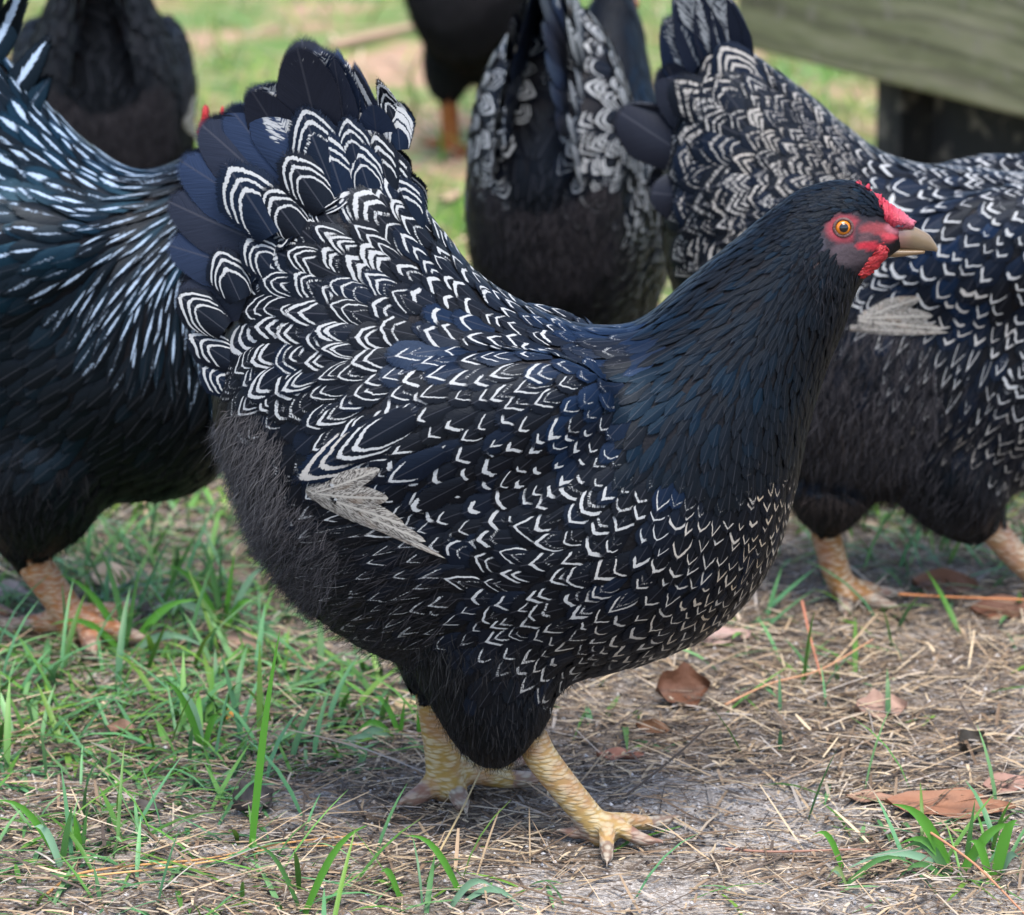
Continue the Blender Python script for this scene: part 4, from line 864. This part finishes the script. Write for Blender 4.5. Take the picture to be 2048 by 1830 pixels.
tuft('broad green tuft at the bottom right below the long brown leaf', [(1900, 1730, 1785, 1608, 26, 0, G1), (1900, 1732, 1690, 1740, 18, -.01, G2), (1905, 1735, 1795, 1690, 20, .01, G1), (1920, 1740, 2040, 1650, 22, 0, G1), (1930, 1735, 1950, 1600, 12, 0, G3), (1990, 1745, 2035, 1640, 26, 0, G1), (1900, 1740, 1800, 1700, 24, .02, G3), (1980, 1745, 1930, 1690, 18, 0, G1), (1890, 1745, 1780, 1775, 14, -.01, G3), (2000, 1740, 2048, 1735, 18, -.01, G2)])
tuft('small tuft with a thin leaning leaf right of the bare sand', [(1685, 1735, 1620, 1675, 14, 0, G1), (1690, 1760, 1660, 1740, 12, 0, G2), (1690, 1765, 1730, 1755, 10, 0, (.16, .22, .06)), (1690, 1770, 1840, 1735, 12, 0, G3), (1695, 1775, 1650, 1770, 12, 0, (.15, .21, .07))])
tuft('narrow leaf pair leaning at the lower left corner', [(118, 1720, -10, 1600, 16, 0, G1), (122, 1735, 60, 1660, 18, .01, G2), (125, 1725, 145, 1610, 15, 0, G3), (160, 1710, 148, 1630, 16, 0, G1), (165, 1710, 175, 1620, 10, 0, G3)])
tuft('thin blade leaning right at the bottom edge left of centre', [(610, 1840, 735, 1650, 16, 0, G1), (600, 1830, 500, 1690, 10, 0, G3)])
tuft('long dark blade leaning left at the bottom below the front hen', [(920, 1800, 808, 1672, 15, 0, G1), (900, 1830, 1000, 1785, 16, -.01, G2), (930, 1815, 1060, 1835, 16, -.01, G2), (800, 1810, 750, 1760, 14, 0, G1)])
tuft('spray of leaves behind the front hen\'s far shank', [(780, 1480, 640, 1530, 14, -.01, G2), (790, 1470, 700, 1480, 18, 0, G1), (800, 1465, 735, 1400, 14, .01, G1), (800, 1470, 810, 1400, 10, 0, G1), (840, 1470, 835, 1420, 12, 0, G1), (790, 1475, 690, 1510, 20, -.005, G2)])
tuft('dense green tuft under the front hen\'s tail fluff', [(440, 1250, 330, 1130, 20, 0, G1), (445, 1250, 400, 1080, 16, .01, G3), (450, 1250, 470, 1100, 14, 0, G1), (455, 1255, 540, 1130, 18, 0, G2), (440, 1255, 300, 1220, 22, -.01, G2), (450, 1260, 520, 1210, 18, 0, G1)])
tuft('tall drooping tuft beside the rooster\'s foot', [(250, 1290, 120, 1150, 18, 0, G1), (255, 1290, 200, 1100, 16, .01, G3), (260, 1295, 400, 1200, 22, 0, G1), (260, 1300, 420, 1300, 22, -.015, G2), (245, 1300, 100, 1250, 18, -.01, G1), (250, 1300, 280, 1130, 14, 0, G3)])

# ------------------------------------------------------------------ dead leaves, needles, sticks
def leaf(label, cx, cy, lpx, wpx, yaw, tilt, c, curl=.25, lobes=0):
    P = gpt(cx, cy); sc = .00030 * P[1] / 1.97; L, W = lpx * sc, wpx * sc; n, m = 12, 8; V = []; cc = []
    for i in range(n + 1):
        t = i / n
        hw = math.sin(math.pi * t) ** .7 * (1 + (.22 * math.sin(t * lobes * 2 * math.pi) if lobes else 0)) + .02
        for j in range(m + 1):
            s = j / m * 2 - 1
            V.append([(t - .5) * L, s * hw * W * .5, curl * W * (s * s) * .7 + curl * L * .5 * (t - .5) ** 2 + .0012 * math.sin(9 * t + 4 * s) + .003])
            k = 1 - .35 * math.exp(-(s / .08) ** 2); cc.append(np.array(c) * k)
    mb = MB(); V = np.array(V); R = np.array(Matrix.Rotation(math.radians(yaw), 3, 'Z') @ Matrix.Rotation(math.radians(tilt), 3, 'X')); V = V @ R.T
    V[:, 2] += max(0, .002 - V[:, 2].min())
    mb.add(V, grid_faces(n + 1, m + 1, False), col=np.array(cc)); o = mb.build('dead_leaf', MAT['leaf']); o.location = P
    tag(o, label, 'leaf', 'dead leaves on the ground')
BR, DBR, TAN, PNK = (.26, .115, .055), (.11, .045, .022), (.50, .37, .24), (.32, .20, .15)
leaf('long orange-brown leaf lying flat at the lower right', 1900, 1625, 260, 95, -8, 14, (.24, .11, .06), .12, 2)
leaf('small pinkish brown leaf at the right edge above the long brown leaf', 2010, 1585, 110, 60, 20, 18, (.27, .15, .11), .2)
leaf('narrow brown leaf piece left of the long brown leaf', 1745, 1600, 110, 40, -5, 10, (.30, .17, .11), .15)
leaf('dark curled brown leaf in the straw behind the front hen\'s breast', 1362, 1408, 110, 90, 10, 42, DBR, .35, 2)
leaf('little reddish leaf with a grey end right of the front hen\'s raised thigh', 1240, 1520, 95, 42, -3, 8, (.30, .13, .085), .2)
leaf('pale grey-brown curled leaf in the straw at right', 1760, 1440, 105, 80, 5, 20, PNK, .3, 3)
leaf('brown leaf under the right hen near its far foot', 1890, 1185, 130, 80, -12, 20, (.20, .09, .05), .2)
leaf('dark brown leaf at the right edge under the needles', 2010, 1235, 150, 70, 8, 22, (.13, .055, .03), .25)
leaf('pale tan leaf in the grass right of the rooster\'s leg', 222, 1172, 85, 70, 20, 30, (.55, .42, .32), .3)
leaf('brownish leaf in the grass below the front hen\'s tail', 490, 1292, 110, 60, -4, 20, PNK, .25)
leaf('tan leaf beside the front hen\'s far shank', 815, 1425, 90, 60, 25, 20, (.52, .38, .22), .2)
leaf('small orange leaf scrap in the grass at left', 462, 1434, 40, 30, 0, 15, (.50, .22, .04), .3)
leaf('dull brown leaf scrap below the rooster\'s foot', 245, 1470, 65, 45, -20, 20, (.20, .11, .07), .3)
leaf('dark twisted leaf among straw at far right', 1935, 1500, 80, 60, 50, 30, (.035, .028, .02), .4)
leaf('grey-black crumpled leaf on bare soil at lower left', 500, 1625, 90, 80, 30, 26, (.075, .065, .062), .5, 3)
leaf('dark leaf scrap left of the crumpled black leaf', 285, 1625, 90, 40, 5, 16, (.05, .04, .035), .35)
leaf('rust leaf in the straw left of the dark curled leaf', 1310, 1465, 80, 35, -30, 30, (.16, .075, .035), .3)
leaf('pinkish leaf half buried below the breast of the front hen', 1440, 1295, 130, 70, 15, 10, (.33, .22, .19), .15)
leaf('pale leaf at the left edge behind the rooster\'s foot', 20, 1195, 90, 60, 10, 20, (.36, .29, .26), .2)

def needle(name, label, cat, pts, rpx, c, group=None, mat='straw', lift=.004):
    W = [gpt(*p[:2]) + np.array([0, 0, lift + (p[2] if len(p) > 2 else 0)]) for p in pts]
    sc = .0003 * W[0][1] / 1.97
    r = [rpx * sc * k for k in np.linspace(1, .65, len(W))]
    V, F = tube(W, r, 6, 8); mb = MB(); mb.add(V, F, col=vary(c, .1)); o = mb.build(name, MAT[mat], None, W[0]); o.location = W[0]
    tag(o, label, cat, group)
NG = 'pine needles on the ground'; NC = (.46, .24, .09)
needle('pine_needle', 'long curved orange pine needle at the lower left, upper of the pair', 'pine needle', [(95, 1800), (160, 1765), (300, 1752), (420, 1738), (560, 1705), (700, 1690)], 3, NC, NG)
needle('pine_needle', 'straight orange pine needle just below the long curved one', 'pine needle', [(160, 1772), (330, 1760), (430, 1742), (540, 1716), (730, 1706)], 2.4, (.52, .30, .12), NG)
needle('pine_needle', 'thin tan needle at left below the rooster\'s toes', 'pine needle', [(0, 1482), (100, 1470), (220, 1440)], 2.6, (.48, .30, .15), NG)
needle('pine_needle', 'reddish needle slanting through the straw right of the front hen', 'pine needle', [(1450, 1450), (1540, 1410), (1640, 1380), (1745, 1322)], 2.6, (.42, .22, .12), NG, lift=.012)
needle('pine_needle', 'short rusty needle crossing the slanting one', 'pine needle', [(1602, 1280, .02), (1620, 1330, .012), (1645, 1382)], 3, (.38, .15, .09), NG)
needle('pine_needle', 'orange needle lying over the dark leaf at the right edge', 'pine needle', [(1795, 1232), (1900, 1236), (2070, 1246)], 2.6, (.50, .20, .08), NG, lift=.016)
needle('pine_needle', 'orange needle slanting down to the bottom right corner', 'pine needle', [(1850, 1725, .02), (1950, 1775, .015), (2060, 1840)], 3, (.42, .20, .11), NG)
needle('pine_needle', 'brown double needle lying flat below the bare sand', 'pine needle', [(1450, 1705), (1550, 1712), (1720, 1706), (1880, 1710)], 3, (.26, .14, .10), NG)
needle('straw_stalk', 'yellow straw stalk leaning beside the front hen\'s near foot', 'straw', [(875, 1735), (925, 1670, .012), (963, 1605, .02)], 2.6, (.42, .32, .17), 'straw stalks by the front foot')
needle('straw_stalk', 'pale stalk lying left of the front hen\'s near foot', 'straw', [(985, 1705), (1040, 1690), (1110, 1672)], 2.6, (.40, .31, .2), 'straw stalks by the front foot')
needle('stick', 'blurred grey-brown stick on the lawn behind the front hen\'s tail', 'stick', [(660, 108), (730, 92), (800, 78), (860, 62)], 10, (.36, .24, .17), 'sticks on the lawn', 'twig', .01)
needle('stick', 'pale blurred stick on the lawn right of the front hen\'s tail', 'stick', [(890, 412), (940, 392), (1010, 372)], 9, (.46, .33, .22), 'sticks on the lawn', 'twig', .008)

# ------------------------------------------------------------------ raised wooden platform, upper right
def boxm(mb, o, ux, uy, uz, col, jit=0):
    V = [];
    for k in (0, 1):
        for j in (0, 1):
            for i in (0, 1): V.append(o + ux * i + uy * j + uz * k)
    mb.add(V, [(0, 2, 3, 1), (4, 5, 7, 6), (0, 1, 5, 4), (2, 6, 7, 3), (0, 4, 6, 2), (1, 3, 7, 5)], col=col)
def wood(name, c0, c1, c2, sc):
    g = NT(name); mp = g.n('ShaderNodeMapping'); g.put(mp.inputs[0], g.obj()); mp.inputs['Scale'].default_value = sc
    n = g.noise(mp.outputs[0], 1, 5, .65); nn = g.noise(g.obj(), 45, 4); wv = g.n('ShaderNodeTexWave'); g.put(wv.inputs['Vector'], mp.outputs[0])
    wv.inputs['Scale'].default_value = .42; wv.bands_direction = 'Z'; wv.inputs['Distortion'].default_value = 14; wv.inputs['Detail'].default_value = 3
    c = g.ramp(n, [(.3, c0), (.5, c1), (.7, c2)]); c = g.mix(g.M('MULTIPLY', g.sm(wv.outputs['Fac'], .6, .98), .5), c, c0)
    c = g.mix(g.M('MULTIPLY', g.sm(nn, .55, .7), .5), c, (.20, .17, .13))
    g.bs(Base_Color=c, Roughness=.85); g.bump(n, .003, .6); return g.m
MW = wood('mossy_board', (.06, .052, .028), (.155, .152, .072), (.25, .225, .135), (4, 4, 30))
MD = wood('dark_weathered_wood', (.004, .004, .004), (.012, .011, .010), (.05, .045, .04), (40, 40, 4))  # weathered wood, darkened further with the shade of the gap
MK = wood('under_deck_shade', (.002, .002, .002), (.004, .004, .004), (.012, .011, .010), (50, 50, 3))  # near-black stands in for the shade under the deck
zb = .164
E0 = onG(1470, 92, zb); E1 = onG(2048, 238, zb); dv = E1 - E0; dv[2] = 0; Ln = np.linalg.norm(dv); dv /= Ln; nb = np.array([-dv[1], dv[0], 0])  # nb points away from the camera
if nb[1] < 0: nb = -nb
root = empty('wooden_platform', E0 * np.array([1, 1, 0])); OR = np.array(root.location)
def part(name, mat, o, ux, uy, uz, bev=.003):
    mb = MB(); boxm(mb, o, ux, uy, uz, (0, 0, 0)); ob = mb.build(name, mat, root, OR, smooth=False)
    b = ob.modifiers.new('b', 'BEVEL'); b.width = bev; b.segments = 2; return ob
TH = .04
part('board', MW, E0, dv * (Ln + .5), nb * TH, np.array([0, 0, .19]), .006)
part('deck', MD, E0 + nb * (TH + .002) + np.array([0, 0, .07]), dv * (Ln + .5), nb * .9, np.array([0, 0, .03]))
part('board', MD, E0 + nb * (TH + .905) + np.array([0, 0, -.15]), dv * (Ln + .5), nb * .03, np.array([0, 0, .30]))  # unseen rear board, added to block skylight under the deck
pp = E0 + dv * (Ln * .40) + nb * (TH + .004); pp[2] = 0
part('post', MD, pp, dv * .045, nb * .09, np.array([0, 0, zb + .068]))
pp = E0 + dv * (Ln * 1.5) + nb * (TH + .004); pp[2] = 0
part('post', MD, pp, dv * .09, nb * .09, np.array([0, 0, zb + .068]))
part('shade_panel', MK, E0 + dv * (Ln * .40 + .047) + nb * .08 + np.array([0, 0, -zb + .002]), dv * 1.0, nb * .02, np.array([0, 0, zb + .065]))  # added dark sheet: shade of the space under the deck put into colour
tag(root, 'mossy weathered board of a raised wooden platform with dark posts at the upper right', 'platform')
print('script', round(time.time() - T0, 1))
